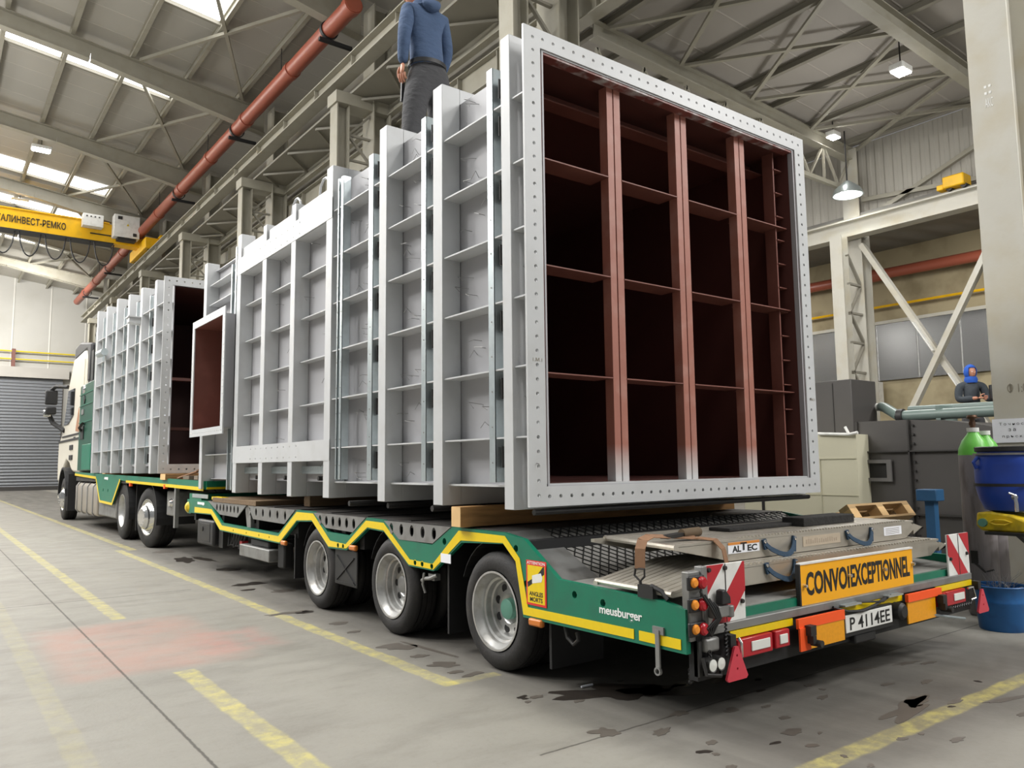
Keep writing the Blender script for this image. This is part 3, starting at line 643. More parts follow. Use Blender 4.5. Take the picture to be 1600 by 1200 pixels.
# ring frames
def ring(x0, x1, z0, z1, a0, a1, d0, d1, y0, y1, par, m=G, name='ring_frame'):
    o = B(); o.box(x0,a0,y0,y1,z0,z1); o.box(a1,x1,y0,y1,z0,z1)
    t = .008   # top and bottom members are open channels
    for (p, q) in ((z0,d0),(d1,z1)):
        o.box(a0,a1,y0,y0+t,p,q); zz = p if p == z0 else q-t
        o.box(a0,a1,y0,y1,zz,zz+t)
    return o.obj(name, m, par, bev=.006)
for i, (y0, y1) in enumerate(PY): ring(2.80,5.80,.985,3.95,2.95,5.65,SZ0,SZ1+.012,y0,y1,c1_)
# ribs between the hoops (left side) and their twins on the far side
RZ = [1.415+.422*k for k in range(6)]
def ribs(x_out, x_in, ya, yb, zs, par, t=.01):
    for z in zs: B().box(x_out,x_in,ya,yb,z-t/2,z+t/2).obj('rib', G, par)
for a, b_ in ((F0+.016,PY[0][0]),(PY[0][1],PY[1][0]),(PY[1][1],PY[2][0]),(PY[2][1],PY[3][0])): ribs(2.815,SX0,a,b_,RZ,c1_)
for a, b_ in ((PY[0][1],PY[1][0]),(PY[1][1],PY[2][0])):
    for z in RZ: B().box(SX1,5.785,a,b_,z-.005,z+.005).obj('rib', G, c1_)
for a, b_ in ((PY[0][1],PY[1][0]),(PY[1][1],PY[2][0]),(PY[2][1],PY[3][0])):
    B().box(2.85,SX0,a,b_,SZ0-.012,SZ0).obj('bottom_ledge', G, c1_)
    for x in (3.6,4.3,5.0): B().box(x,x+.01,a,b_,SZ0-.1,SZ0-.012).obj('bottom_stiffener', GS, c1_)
# galvanised angle strips with slotted clips
def strip(x, y0, y1, z0, z1, par, d=.07):
    o = B(); o.box(x,x+.004,y0,y1,z0,z1); o.box(x,x+d,y0,y0+.004,z0,z1)
    s = o.obj('angle_strip', ZN, par)
    b = B(); n = int((z1-z0)/.22)
    for k in range(n): b.lathe([(x-.002,0),(x-.002,.005),(x+.001,.005)], (0,(y0+y1)/2,z0+.12+.22*k), 'x', 8)
    b.obj('rivet', STL, s)
    return s
for y0, y1, z1 in ((3.90,3.965,3.81),(4.735,4.80,3.80),(5.57,5.65,3.80),(6.14,6.185,3.79),(6.225,6.25,3.79)): strip(2.81,y0,y1,1.145,z1,c1_)
clip0 = None
for y in (3.862,4.692,5.535):
    for k in range(7):
        z = 1.3+.422*k-.0
        if k == 6: z = 3.66
        if clip0 is None:
            b = B(); b.box(2.83,2.9,y-.003,y+.003,z-.065,z+.065); b.tube([(2.865,y-.01,z),(2.865,y-.05,z),(2.95,y-.06,z)], .006, 6); clip0 = b.obj('clip', BKM, c1_); y0c, z0c = y, z
        else: rept(clip0, c1_, off=(0,y-y0c,z-z0c))
# wire insulation pins standing out of the skin
R = random.Random(7); pins = []
for k in range(8):
    b = B(); a = R.uniform(-.6,.6); ln = R.uniform(.08,.13); dy = R.uniform(.04,.11)*(1 if k%3 else -1)
    p = [(0,0,0),(-ln*.8,0,0),(-ln*.85,-dy,a*.05)] if k%2 else [(0,0,0),(-.06,-dy,.02),(-.07,-dy*.2,-.03-a*.02)]
    pins.append((b, p))
cnt = 0; proto = []
for (ya, yb, zs_, xs_) in ((3.99,4.49,7,SX0),(4.82,5.3,7,SX0),(5.66,6.12,7,SX0),(6.55,7.15,6,SX0+.0001),(7.4,7.95,6,SX0+.0001),(3.6,3.69,6,SX0)):
    for k in range(zs_):
        for q in range(3 if yb-ya > .3 and xs_ == SX0 else 1):
            z = RZ[0]-.22+.422*k+R.uniform(-.12,.12); y = R.uniform(ya+.12,yb-.05) if yb-ya > .3 else .5*(ya+yb)
            if z > 3.78 or z < 1.16 or cnt >= 100: continue
            if cnt < 8:
                b, p = pins[cnt]; b.tube(p, .0022, 5); c = b.obj('wire_pin', STL, c1_); c.location = (xs_,y,z); proto.append(c)
            else: rept(proto[cnt%8], c1_, loc=(xs_,y,z))
            cnt += 1
# front half: recessed field under bolted cover bands
PY2 = [(7.205,7.32),(8.02,8.14),(8.86,8.985)]
for y0, y1 in PY2:
    o = B(); o.box(2.80,2.955,y0,y1,.975,3.60); o.box(2.955,5.65,y0,y1,.975,SZ0-.012); o.box(5.65,5.8,y0,y1,.975,3.95); o.obj('ring_frame', G, c1_, bev=.006)
B().box(2.80,2.96,PY2[2][0],PY2[2][1],3.5,3.94).obj('post_head', G, c1_, bev=.006)
B().box(2.96,3.6,PY2[2][1]-.01,PY2[2][1],3.83,3.94).obj('top_channel', G, c1_)
for (z0, z1) in ((3.465,3.655),(1.306,1.49)):
    holes = []
    for k in range(9):
        holes += [(7.1+.16*k,z0+.04,.008),(7.1+.16*k,z1-.04,.008)]
    B().plate([(6.345,z0),(8.985,z0),(8.985,z1),(6.345,z1)], holes, .012, (2.797,0,0), (0,1,0), (0,0,1)).obj('cover_band', G, c1_, smooth=False)
for (a, b_) in ((6.475,7.205),(7.32,8.02),(8.14,8.86)):
    for z in RZ[1:5]: B().box(2.865,SX0,a,b_,z-.005,z+.005).obj('rib', G, c1_)
    B().box(2.81,SX0,a,b_,3.46,3.47).obj('band_return', G, c1_); B().box(2.81,SX0,a,b_,1.48,1.489).obj('band_return', G, c1_); B().box(2.81,SX0,a,b_,1.306,1.314).obj('band_return', G, c1_)
    B().box(2.90,2.906,a,b_,1.19,1.26).obj('galvanised_strip', ZN, c1_)
    B().tube([(2.96,(a+b_)/2-.12,1.15),(2.86,(a+b_)/2-.12,1.15)], .022, 10).obj('stud', BKM, c1_)
# rods, lifting lugs and channels along the top edge
for (ya, yb) in ((6.5,7.2),(7.35,8.0),(8.15,8.9)):
    o = B(); o.box(2.82,2.9,ya,yb,3.72,3.77); o.box(2.82,2.83,ya,yb,3.655,3.72); o.obj('top_rail', G, c1_)
for y in (7.26, 8.08):
    B().box(2.8,2.9,y-.05,y+.05,3.6,3.84).obj('top_post', G, c1_, bev=.005)
for y in (6.75,7.45):
    B().tube([(2.9,y-.13,3.77),(2.9,y-.10,3.92),(2.9,y-.03,3.97),(2.9,y+.03,3.97),(2.9,y+.10,3.92),(2.9,y+.13,3.77)], .012, 8).obj('lifting_eye', G, c1_)
# front extension with a square side inlet
ribs(2.88,3.0,9.0,10.45,[1.42,3.36,3.62],c1_)
strip(2.84,9.14,9.19,1.0,3.86,c1_); strip(2.86,9.36,9.40,1.0,3.7,c1_)
B().box(2.84,3.0,10.36,10.48,.99,3.93).obj('ring_frame', G, c1_, bev=.006)
o = B(); fx = 2.70; i0, i1, k0, k1 = 9.07, 10.43, 1.645, 3.125; hl = []
for k in range(17): y = i0+.05+(i1-i0-.1)*k/16; hl += [(y,k0+.04,.008),(y,k1-.04,.008)]
for k in range(1,17): z = k0+.05+(k1-k0-.1)*k/17; hl += [(i0+.03,z,.008),(i1-.03,z,.008)]
o.plate([(i0,k0),(i1,k0),(i1,k1),(i0,k1)], hl+[[(i0+.09,k0+.09),(i1-.09,k0+.09),(i1-.09,k1-.09),(i0+.09,k1-.09)]], .014, (fx,0,0), (0,1,0), (0,0,1))
o.obj('inlet_flange', G, c1_, smooth=False)
o = B(); a, b_, c, d = i0+.08, i1-.08, k0+.08, k1-.08
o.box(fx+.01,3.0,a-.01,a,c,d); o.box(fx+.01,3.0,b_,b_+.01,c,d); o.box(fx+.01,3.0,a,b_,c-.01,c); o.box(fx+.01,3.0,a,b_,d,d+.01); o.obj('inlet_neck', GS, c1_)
o = B(); xx = 3.7; o.box(xx,xx+.01,a,b_,c,d); o.box(fx+.015,xx,b_-.005,b_,c,d); o.box(fx+.015,xx,a,b_,d-.005,d); o.box(fx+.015,xx,a,b_,c,c+.004); o.box(3.013,xx,a,a+.004,c,d); o.obj('inlet_lining', BR, c1_)
# dark tubes packed under the casing floor
for (y, x0) in ((5.9,2.78),(5.35,2.84),(4.72,2.85)):
    B().tube([(x0,y,.955),(5.7,y,.955)], .022, 8).obj('floor_tube', BKM, c1_)
B().tube([(2.88,3.62,.972),(5.7,3.62,.972)], .018, 8).obj('floor_tube', BKM, c1_)
# ---- second casing on the truck, growing taller towards the cab
c2_ = thing('front_casing', (4.3,15.5,1.17), 'smaller grey ribbed steel casing with dark open end on the truck deck', 'casing')
zt = lambda y: 4.19+.07*(y-12.5)
o = flange_plate(2.8,5.8,1.185,4.19,2.925,5.675,1.322,4.062,12.5,.115,.066,.013); o.obj('end_flange', G, c2_, smooth=False)
sl = lambda x0,x1,y0,y1,zb,d: [(x0,y0,zb),(x1,y0,zb),(x1,y1,zb),(x0,y1,zb),(x0,y0,zt(y0)-d),(x1,y0,zt(y0)-d),(x1,y1,zt(y1)-d),(x0,y1,zt(y1)-d)]
o = B(); o.hexa(sl(2.945,2.957,12.51,18.3,1.31,.12)); o.hexa(sl(5.643,5.655,12.51,18.3,1.31,.12)); o.box(2.945,5.655,12.51,18.3,1.298,1.31); o.box(2.945,5.655,18.29,18.3,1.31,4.47)
o.hexa([(2.945,12.51,zt(12.5)-.13),(5.655,12.51,zt(12.5)-.13),(5.655,18.3,zt(18.3)-.13),(2.945,18.3,zt(18.3)-.13),(2.945,12.51,zt(12.5)-.12),(5.655,12.51,zt(12.5)-.12),(5.655,18.3,zt(18.3)-.12),(2.945,18.3,zt(18.3)-.12)])
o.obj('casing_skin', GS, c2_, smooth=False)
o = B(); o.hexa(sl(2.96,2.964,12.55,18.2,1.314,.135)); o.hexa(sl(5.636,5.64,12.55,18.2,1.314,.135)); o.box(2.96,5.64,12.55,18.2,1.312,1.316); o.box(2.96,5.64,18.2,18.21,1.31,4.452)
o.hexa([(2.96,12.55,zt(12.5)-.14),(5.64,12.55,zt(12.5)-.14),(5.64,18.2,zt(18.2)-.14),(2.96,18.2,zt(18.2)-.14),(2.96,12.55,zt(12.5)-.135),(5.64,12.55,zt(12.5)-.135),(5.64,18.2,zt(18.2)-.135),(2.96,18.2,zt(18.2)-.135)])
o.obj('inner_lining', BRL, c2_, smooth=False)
for z in (1.9, 2.75): B().box(2.97,5.63,14.0,14.2,z,z+.05).obj('inner_beam', BR, c2_)
P2 = [12.98,14.0,15.02,16.1,17.15,18.2]
for i, y in enumerate(P2):
    o = B(); h = zt(y)+(.04 if i == 3 else 0)
    o.box(2.8,2.95,y,y+.13,1.18,h); o.box(5.65,5.8,y,y+.13,1.18,h); o.box(2.95,5.65,y,y+.13,1.18,1.30); o.box(2.95,5.65,y,y+.01,h-.13,h); o.box(2.95,5.65,y,y+.13,h-.01,h)
    o.obj('ring_frame', G, c2_, bev=.008)
ed = [12.515]+P2
for i in range(6):
    a = ed[i]+(.13 if i else 0); b_ = ed[i+1]
    for k in range(6):
        fz = lambda y: 1.6+.437*k*(1+.012*(y-12.5)*k/5)
        B().hexa([(2.815,a,fz(a)),(2.95,a,fz(a)),(2.95,b_,fz(b_)),(2.815,b_,fz(b_)),(2.815,a,fz(a)+.01),(2.95,a,fz(a)+.01),(2.95,b_,fz(b_)+.01),(2.815,b_,fz(b_)+.01)]).obj('rib', G, c2_)
    if i: strip(2.83,(a+b_)/2-.02,(a+b_)/2+.02,1.33,zt(a)-.16,c2_,.05)
cl2 = None
for y in (13.45,14.4,15.45,16.5):
    for k in range(6):
        z = 1.42+.44*k
        if cl2 is None: cl2 = B().box(2.85,2.93,y-.004,y+.004,z-.07,z+.07).obj('clip', BKM, c2_); q0 = (y,z)
        else: rept(cl2, c2_, off=(0,y-q0[0],z-q0[1]))
strip(2.84,18.62,18.66,1.25,4.2,c2_)
o = B(); o.box(2.6,2.95,14.02,14.28,3.78,3.8); o.hexa([(2.62,14.05,3.7),(2.95,14.05,3.66),(2.95,14.25,3.66),(2.62,14.25,3.7),(2.62,14.05,3.78),(2.95,14.05,3.78),(2.95,14.25,3.78),(2.62,14.25,3.78)]); o.obj('lug', G, c2_)
B().tube([(2.72,17.4,3.56),(2.72,16.8,3.54)], .07, 12).obj('pipe_stub', ZN, c2_)

# ================================================================== LOW LOADER TRAILER
tr = thing('low_loader_trailer', (4.3,6.7,0), 'green low loader trailer with yellow reflective strips and three axles', 'trailer')
XL0, XR0 = 2.85, 5.75
TOP = [(10.95,.845),(10.05,.845),(9.5,.612),(7.65,.602),(7.18,.85),(6.8,.85),(6.475,.69),(6.04,.685),(5.72,.845),(5.44,.842),(5.175,.712),(4.72,.708),(4.463,.842),(3.875,.84),(3.68,.815),(3.375,.617),(2.935,.605),(2.6,.598),(2.47,.575)]
BOT = [(2.47,.374),(3.695,.366),(3.765,.68),(3.885,.772),(4.35,.748),(4.70,.53),(5.045,.532),(5.43,.752),(5.71,.76),(6.09,.562),(6.445,.553),(6.81,.76),(7.18,.742),(7.61,.505),(9.55,.518),(9.92,.685),(10.95,.672)]
hol = [(9.05,.55,.012),(8.6,.55,.012),(8.2,.55,.012),(7.9,.55,.012),(7.52,.63,.018),(6.95,.80,.014),(6.25,.59,.02),(6.15,.59,.02),(5.57,.79,.014),(4.95,.565,.02),(4.85,.565,.02),(4.72,.56,.02),(4.56,.74,.024),(3.76,.755,.022),(3.665,.56,.02),(3.24,.55,.02),(3.02,.535,.02)]
sf = B().plate(TOP+BOT, hol, .03, (XL0,0,0), (0,1,0), (0,0,1)).obj('side_frame', GN, tr, smooth=False)
rept(sf, tr, off=(XR0-XL0-.03,0,0))
YT = [(10.645,.756),(9.9,.754),(9.475,.581),(7.645,.576),(7.181,.832),(6.794,.834),(6.416,.618),(6.1,.61),(5.731,.823),(5.435,.82),(5.03,.58),(4.708,.577),(4.378,.824),(3.867,.822),(3.72,.70),(3.645,.429),(2.80,.437)]
YB = [(2.80,.39),(3.69,.382),(3.76,.68),(3.885,.778),(4.354,.762),(4.70,.54),(5.04,.543),(5.43,.763),(5.706,.771),(6.09,.576),(6.445,.566),(6.82,.772),(7.177,.754),(7.61,.518),(9.55,.53),(9.92,.698),(10.645,.686)]
ys = B().plate(YT+YB, [h for h in hol if h[0] > 4.6 and h[1] < .6], .003, (XL0-.0035,0,0), (0,1,0), (0,0,1)).obj('reflective_strip', YL, tr, smooth=False)
B().plate([(2.50,.39),(2.765,.39),(2.765,.437),(2.50,.437)], [], .003, (XL0-.0035,0,0), (0,1,0), (0,0,1)).obj('reflective_strip', YL, tr)
for n, q in ((7,[(10.06,.849),(8.62,.845),(8.92,.70),(9.56,.706)]),(6,[(8.56,.845),(7.22,.848),(7.49,.702),(8.39,.708)]),(6,[(6.785,.843),(5.735,.845),(5.97,.716),(6.51,.722)]),(5,[(5.425,.838),(4.475,.841),(4.71,.716),(5.185,.712)])):
    ya, yb = q[3][0]+.12, q[2][0]-.02
    hs = []
    for k in range(n):
        y = ya+(yb-ya)*k/(n-1); hs.append([(y+.028*math.cos(2*PI*i/12),.785+.042*math.sin(2*PI*i/12)) for i in range(12)])
    o = B().plate(q, hs, .008, (XL0-.004,0,0), (0,1,0), (0,0,1)).obj('perforated_panel', STL, tr, smooth=False)
    rept(o, tr, off=(XR0-XL0,0,0))
B().hexa([(2.86,8.62,.61),(2.9,8.62,.61),(2.9,8.5,.61),(2.86,8.5,.61),(2.86,8.7,.84),(2.9,8.7,.84),(2.9,8.52,.84),(2.86,8.52,.84)]).obj('outrigger', STL, tr)
B().box(2.88,5.72,3.88,10.95,.80,.845).obj('main_deck', DK, tr)
o = B()
for k in range(9): o.box(2.9,5.7,4.4+.7*k,4.43+.7*k,.845,.852)
o.obj('deck_slat', BKM, tr)
# beaver tail: slope with checker grid, low deck
slope = lambda x0,x1,d: [(x0,3.88,.845-d-.03),(x1,3.88,.845-d-.03),(x1,3.38,.6-d-.03),(x0,3.38,.6-d-.03),(x0,3.88,.845-d),(x1,3.88,.845-d),(x1,3.38,.6-d),(x0,3.38,.6-d)]
B().hexa(slope(2.88,3.16,0)).obj('smooth_slope', STL, tr)
B().hexa(slope(3.16,5.72,.006)).obj('slope_plate', MESHM, tr)
o = B(); N_ = 36
for k in range(-8, N_):
    for s in (1,-1):
        x = 3.17+.072*k if s > 0 else 3.17+.072*k+.5
        a = (x,3.38,.597); b_ = (x+s*.5,3.88,.842)
        lo, hi = 3.165, 5.715
        t0, t1 = 0., 1.
        dx = b_[0]-a[0]
        for (lim, sg) in ((lo,1),(hi,-1)):
            va, vb = sg*(a[0]-lim), sg*(b_[0]-lim)
            if va < 0 and vb < 0: t0, t1 = 1, 0; break
            if va < 0: t0 = max(t0, va/(va-vb))
            if vb < 0: t1 = min(t1, va/(va-vb))
        if t1-t0 < .03: continue
        L_ = lambda t: tuple(a[i]+(b_[i]-a[i])*t for i in range(3))
        o.bar(L_(t0), L_(t1), .007, .006)
o.obj('grip_grid', BKM, tr, smooth=False)
B().hexa([(2.88,3.4,.56),(5.72,3.4,.56),(5.72,2.5,.49),(2.88,2.5,.49),(2.88,3.4,.6),(5.72,3.4,.6),(5.72,2.5,.535),(2.88,2.5,.535)]).obj('low_deck', mat('deck_grey', srgb(148,147,143), .6, var=.15, scale=5, dirt=srgb(112,108,100), dirt_amt=.6, dscale=4), tr)
B().box(2.9,5.71,2.475,2.5,.485,.53).obj('deck_edge', GN, tr)
# rear bumper with its strips and lamps
B().box(2.98,5.72,2.435,2.5,.448,.49).obj('bumper_beam', STL, tr, bev=.004)
B().box(2.9,5.7,2.45,2.5,.25,.45).obj('rear_crossmember', CH, tr)
for a, b_ in ((3.12,3.63),(4.07,4.76),(5.19,5.70)): B().box(a,b_,2.430,2.436,.412,.447).obj('bumper_strip', YL, tr)
def lights(a, b_, c, d):
    o = B().box(a,b_,2.41,2.46,.318,.408).obj('rear_lamp', RD, tr, bev=.006); B().box(a+(b_-a)*.36,a+(b_-a)*.9,2.404,2.411,.342,.388).obj('reversing_lens', LEDW, o, bev=.003)
    o = B().box(c,d,2.41,2.46,.322,.408).obj('rear_lamp', RD, tr, bev=.006); B().box(c+(d-c)*.25,c+(d-c)*.8,2.404,2.411,.342,.388).obj('reversing_lens', LEDW, o, bev=.003)
lights(3.15,3.425,3.45,3.57); lights(5.285,5.555,5.20,5.28)
o = B(); o.tube([(3.142,2.40,.42),(3.142,2.385,.40),(3.142,2.385,.34),(3.142,2.40,.31)], .007, 6); o.obj('lamp_guard', CHR, tr)
o = B(); o.tube([(5.565,2.40,.405),(5.62,2.39,.41),(5.65,2.39,.34),(5.6,2.40,.325)], .007, 6); o.obj('lamp_guard', CHR, tr)
for a, b_, z0, z1, s in ((3.725,4.06,.285,.395,1),(4.76,5.11,.278,.405,0)):
    B().box(a,b_,2.40,2.408,z0,z1).obj('amber_plate', AMB, tr)
B().box(3.63,4.064,2.396,2.412,.395,.445).obj('orange_flag', OR, tr); B().box(3.63,3.722,2.39,2.4,.285,.40).obj('orange_flag', OR, tr)
B().box(4.758,5.185,2.392,2.412,.405,.45).obj('orange_flag', OR, tr)
for x in (3.70,5.15):
    o = B(); o.box(x-.02,x+.03,2.36,2.40,.36,.41); o.box(x-.01,x+.02,2.355,2.40,.32,.36); o.lathe([(2.33,0),(2.33,.018),(2.40,.018)], (x+.03,0,.32), 'y', 12); o.obj('latch', BKM, tr)
lp = B().box(4.085,4.585,2.405,2.412,.312,.408).obj('licence_plate', WH, tr, bev=.003)
text('P 4114EE', 'plate_number', INK, lp, (4.125,2.4045,.325), (1,0,0), (0,0,1), .43, .068, .001, .012)
B().box(4.07,4.60,2.412,2.43,.29,.418).obj('plate_holder', BK, tr)
o = B(); o.box(4.2,4.42,2.42,2.6,.235,.29); o.obj('towing_jaw', BK, tr, bev=.01)
o = B(); o.lathe([(2.37,0),(2.37,.035),(2.385,.05),(2.43,.05)], (4.665,0,.365), 'y', 20); o.obj('coupling_socket', BKM, tr)
o = B(); o.tube([(4.0,2.425,.46),(4.1,2.40,.43),(4.25,2.40,.415),(4.4,2.405,.43),(4.55,2.42,.455)], .008, 6); o.tube([(4.25,2.425,.46),(4.4,2.4,.45),(4.5,2.41,.44),(4.62,2.425,.46)], .006, 6); o.obj('cable', BK, tr)
for x0, x1 in ((4.08,4.25),(4.55,4.72)): B().box(x0,x1,2.40,2.44,.455,.463).obj('grip_handle', ZN, tr)
o = B(); o.tube([(5.2+.016*k,2.40,.302+.012*(k%2)) for k in range(26)], .005, 5); o.obj('coiled_lead', BK, tr)
B().tube([(4.98,2.425,.31),(5.40,2.36,.237)], .009, 8).obj('support_tube', ZN, tr)
# warning boards
def board(x0, x1, z0, z1, y, flip, hinge):
    t = .012; o = B().box(x0,x1,y,y+t,z0,z1).obj('warning_board', WH, tr, bev=.003)
    W, H = x1-x0, z1-z0
    def clip_strip(c):   # 45 degree band clipped to the board
        pts = []
        poly = [(0,0),(W,0),(W,H),(0,H)]
        f1 = lambda p: ((W-p[0] if flip else p[0])+(H-p[1])*.94)-c
        f2 = lambda p: c+.145-((W-p[0] if flip else p[0])+(H-p[1])*.94)
        for f in (f1,f2):
            out = []
            for i in range(len(poly)):
                a, b_ = poly[i], poly[(i+1)%len(poly)]; fa, fb = f(a), f(b_)
                if fa >= 0: out.append(a)
                if fa*fb < 0: s = fa/(fa-fb); out.append((a[0]+(b_[0]-a[0])*s, a[1]+(b_[1]-a[1])*s))
            poly = out
            if not poly: break
        return poly
    for c in (-.005, .285):
        p = clip_strip(c)
        if p and len(p) > 2: B().prism([(x0+q[0],z0+q[1]) for q in p], 'y', y-.0015, y+.001).obj('red_stripe', RDP, o, smooth=False)
    B().box((x0+x1)/2-.002,(x0+x1)/2+.002,y-.003,y,z0,z1).obj('hinge_line', TKD, o)
    for (u, v) in hinge: B().lathe([(y-.012,0),(y-.012,.010),(y,.012)], (u,0,v), 'y', 10).obj('fastener', BKM, o)
    return o
board(2.975,3.275,.46,.765,2.452,False,((3.0,.745),(3.12,.745),(3.245,.575),(3.15,.47)))
board(5.435,5.74,.443,.758,2.452,True,((5.46,.6),(5.7,.62),(5.5,.45)))
o = B(); o.box(2.865,2.945,2.455,2.5,.43,.745); o.box(2.945,2.985,2.445,2.49,.46,.765); o.obj('lamp_post', STL, tr, bev=.004)
for z in (.70,.60,.49):
    o = B().lathe([(2.416,0),(2.418,.016),(2.426,.023),(2.45,.024)], (2.872,0,z), 'y', 16).obj('amber_lamp', mat('amber_lens%d' % int(z*100), srgb(240,150,50), .2, var=.1), tr)
    B().lathe([(2.410,0),(2.412,.020),(2.420,.028),(2.45,.03)], (2.925,0,z-.004), 'y', 16).obj('red_lamp', RD, tr)
    B().box(2.838,2.95,2.432,2.45,z-.035,z+.03).obj('lamp_bracket', BK, tr, bev=.006)
o = B()
for s in range(4):
    o.tube([(2.90+.03*s,2.42,.66-.02*s),(2.95+.015*s,2.40,.58),(2.98+.01*s,2.395,.53),(2.93+.02*s,2.41,.49),(2.97,2.42,.45)], .006, 6)
o.tube([(3.045+.01*(k%2),2.40,.50-.009*k) for k in range(18)], .006, 5); o.obj('cable', BK, tr)
o = B(); o.box(2.985,3.1,2.41,2.45,.525,.58); o.lathe([(.52,.02),(.575,.02)], (3.11,2.42,0), 'z', 12); o.obj('socket_box', STL, tr, bev=.006)
o = B(); o.prism([(3.03,.585),(3.10,.585),(3.095,.62),(3.06,.655),(3.035,.65)], 'y', 2.40, 2.44); o.obj('black_clamp', BK, tr, bev=.006)
o = B(); o.box(2.93,3.03,2.42,2.47,.375,.44); o.obj('junction_box', STL, tr, bev=.012)
o = B(); o.box(2.90,2.92,2.44,2.47,.27,.43); o.tube([(2.90,2.42,.36),(2.90,2.40,.29),(3.0,2.40,.27),(3.04,2.43,.29)], .009, 6); o.obj('lamp_guard', BKM, tr)
for x in (2.945,3.005):
    o = B().lathe([(2.40,.026),(2.395,.032),(2.46,.034)], (x,0,.325), 'y', 18).obj('work_lamp', BKM, tr); B().lathe([(2.392,0),(2.396,.027),(2.41,.027)], (x,0,.325), 'y', 16).obj('lamp_lens', LEDW, o)
for cx, zc, w in ((3.09,.253,.078),(5.72,.248,.08)):
    a = B(); a.plate([(cx-w,zc),(cx-w+.012,zc-.012),(cx+w-.012,zc-.012),(cx+w,zc),(cx+.012,zc+.14),(cx-.012,zc+.14)], [(cx,zc+.1,.006),(cx,zc+.04,.006)], .012, (0,2.385,0), (1,0,0), (0,0,1)); a.obj('triangle_reflector', mat('reflector_pink%d' % int(cx), srgb(206,62,78), .35, var=.08, scale=40), tr)
    B().box(cx-.02,cx+.02,2.39,2.43,zc+.135,zc+.19).obj('reflector_mount', BK, tr)
# side details
st = B().box(2.8455,2.85,3.475,3.655,.447,.70).obj('warning_sticker', REDS, tr)
st['label'] = 'red and yellow blind spot sticker'
B().box(2.8448,2.8458,3.487,3.643,.46,.672).obj('sticker_field', YL, st)
B().prism([(3.643,.575),(3.56,.615),(3.50,.672),(3.49,.672),(3.49,.63),(3.56,.59),(3.64,.545)], 'x', 2.8445, 2.8452).obj('sticker_band', INK, st, smooth=False)
o = B(); o.prism([(3.60,.615),(3.52,.635),(3.505,.61),(3.515,.585),(3.60,.57)], 'x', 2.8438, 2.8447); o.obj('vehicle_symbol', WH, st, smooth=False)
text('ATTENTION', 'lettering', WIN, st, (2.8452,3.648,.678), (0,-1,0), (0,0,1), .165, .017, .0006, .01)
text('ANGLES', 'lettering', INK, st, (2.8448,3.628,.50), (0,-1,0), (0,0,1), .125, .026, .0006, .03)
text('MORTS', 'lettering', INK, st, (2.8448,3.622,.468), (0,-1,0), (0,0,1), .115, .026, .0006, .03)
text('meusburger', 'lettering', WIN, tr, (2.849,3.045,.468), (0,-1,0), (0,0,1), .302, .057, .0012, .018, .95)
B().prism([(10.22,.795),(10.28,.785),(10.30,.795),(10.52,.795),(10.52,.825),(10.22,.825)], 'x', 2.8475, 2.85).obj('white_mark', WIN, tr)
B().box(2.8455,2.85,4.475,4.60,.60,.66).obj('white_label', WP, tr)
for y, z in ((7.50,.52),(5.965,.59),(3.575,.352)):
    B().box(2.835,2.87,y-.06,y+.06,z-.022,z+.022).obj('side_marker', mat('marker_amber%d' % int(y), srgb(206,118,44), .3, var=.12), tr, bev=.012)
o = B(); o.box(2.84,2.9,2.60,2.67,.44,.475); o.box(2.835,2.845,2.625,2.65,.28,.46); o.lathe([(2.83,.012),(2.83,.02),(2.845,.02),(2.845,.012)], (0,2.637,.27), 'x', 14, True); o.obj('hinge_pin', STL, tr)
for (y, z, l) in ((2.5,.38,9),(2.42,.38,7)):
    o = B()
    for k in range(l):
        o.lathe([(-.004,.006),(-.004,.011),(.004,.011),(.004,.006)], (2.95+.01*math.sin(k),y+.006*k,z-.02*k), 'x' if k%2 else 'y', 8, True)
    o.obj('chain', BKM, tr)
o = B(); o.tube([(2.9,3.38,.36),(2.9,3.36,.30),(2.9,3.31,.27),(2.9,3.27,.30),(2.9,3.28,.34)], .012, 8); o.obj('lashing_ring', BKM, tr)
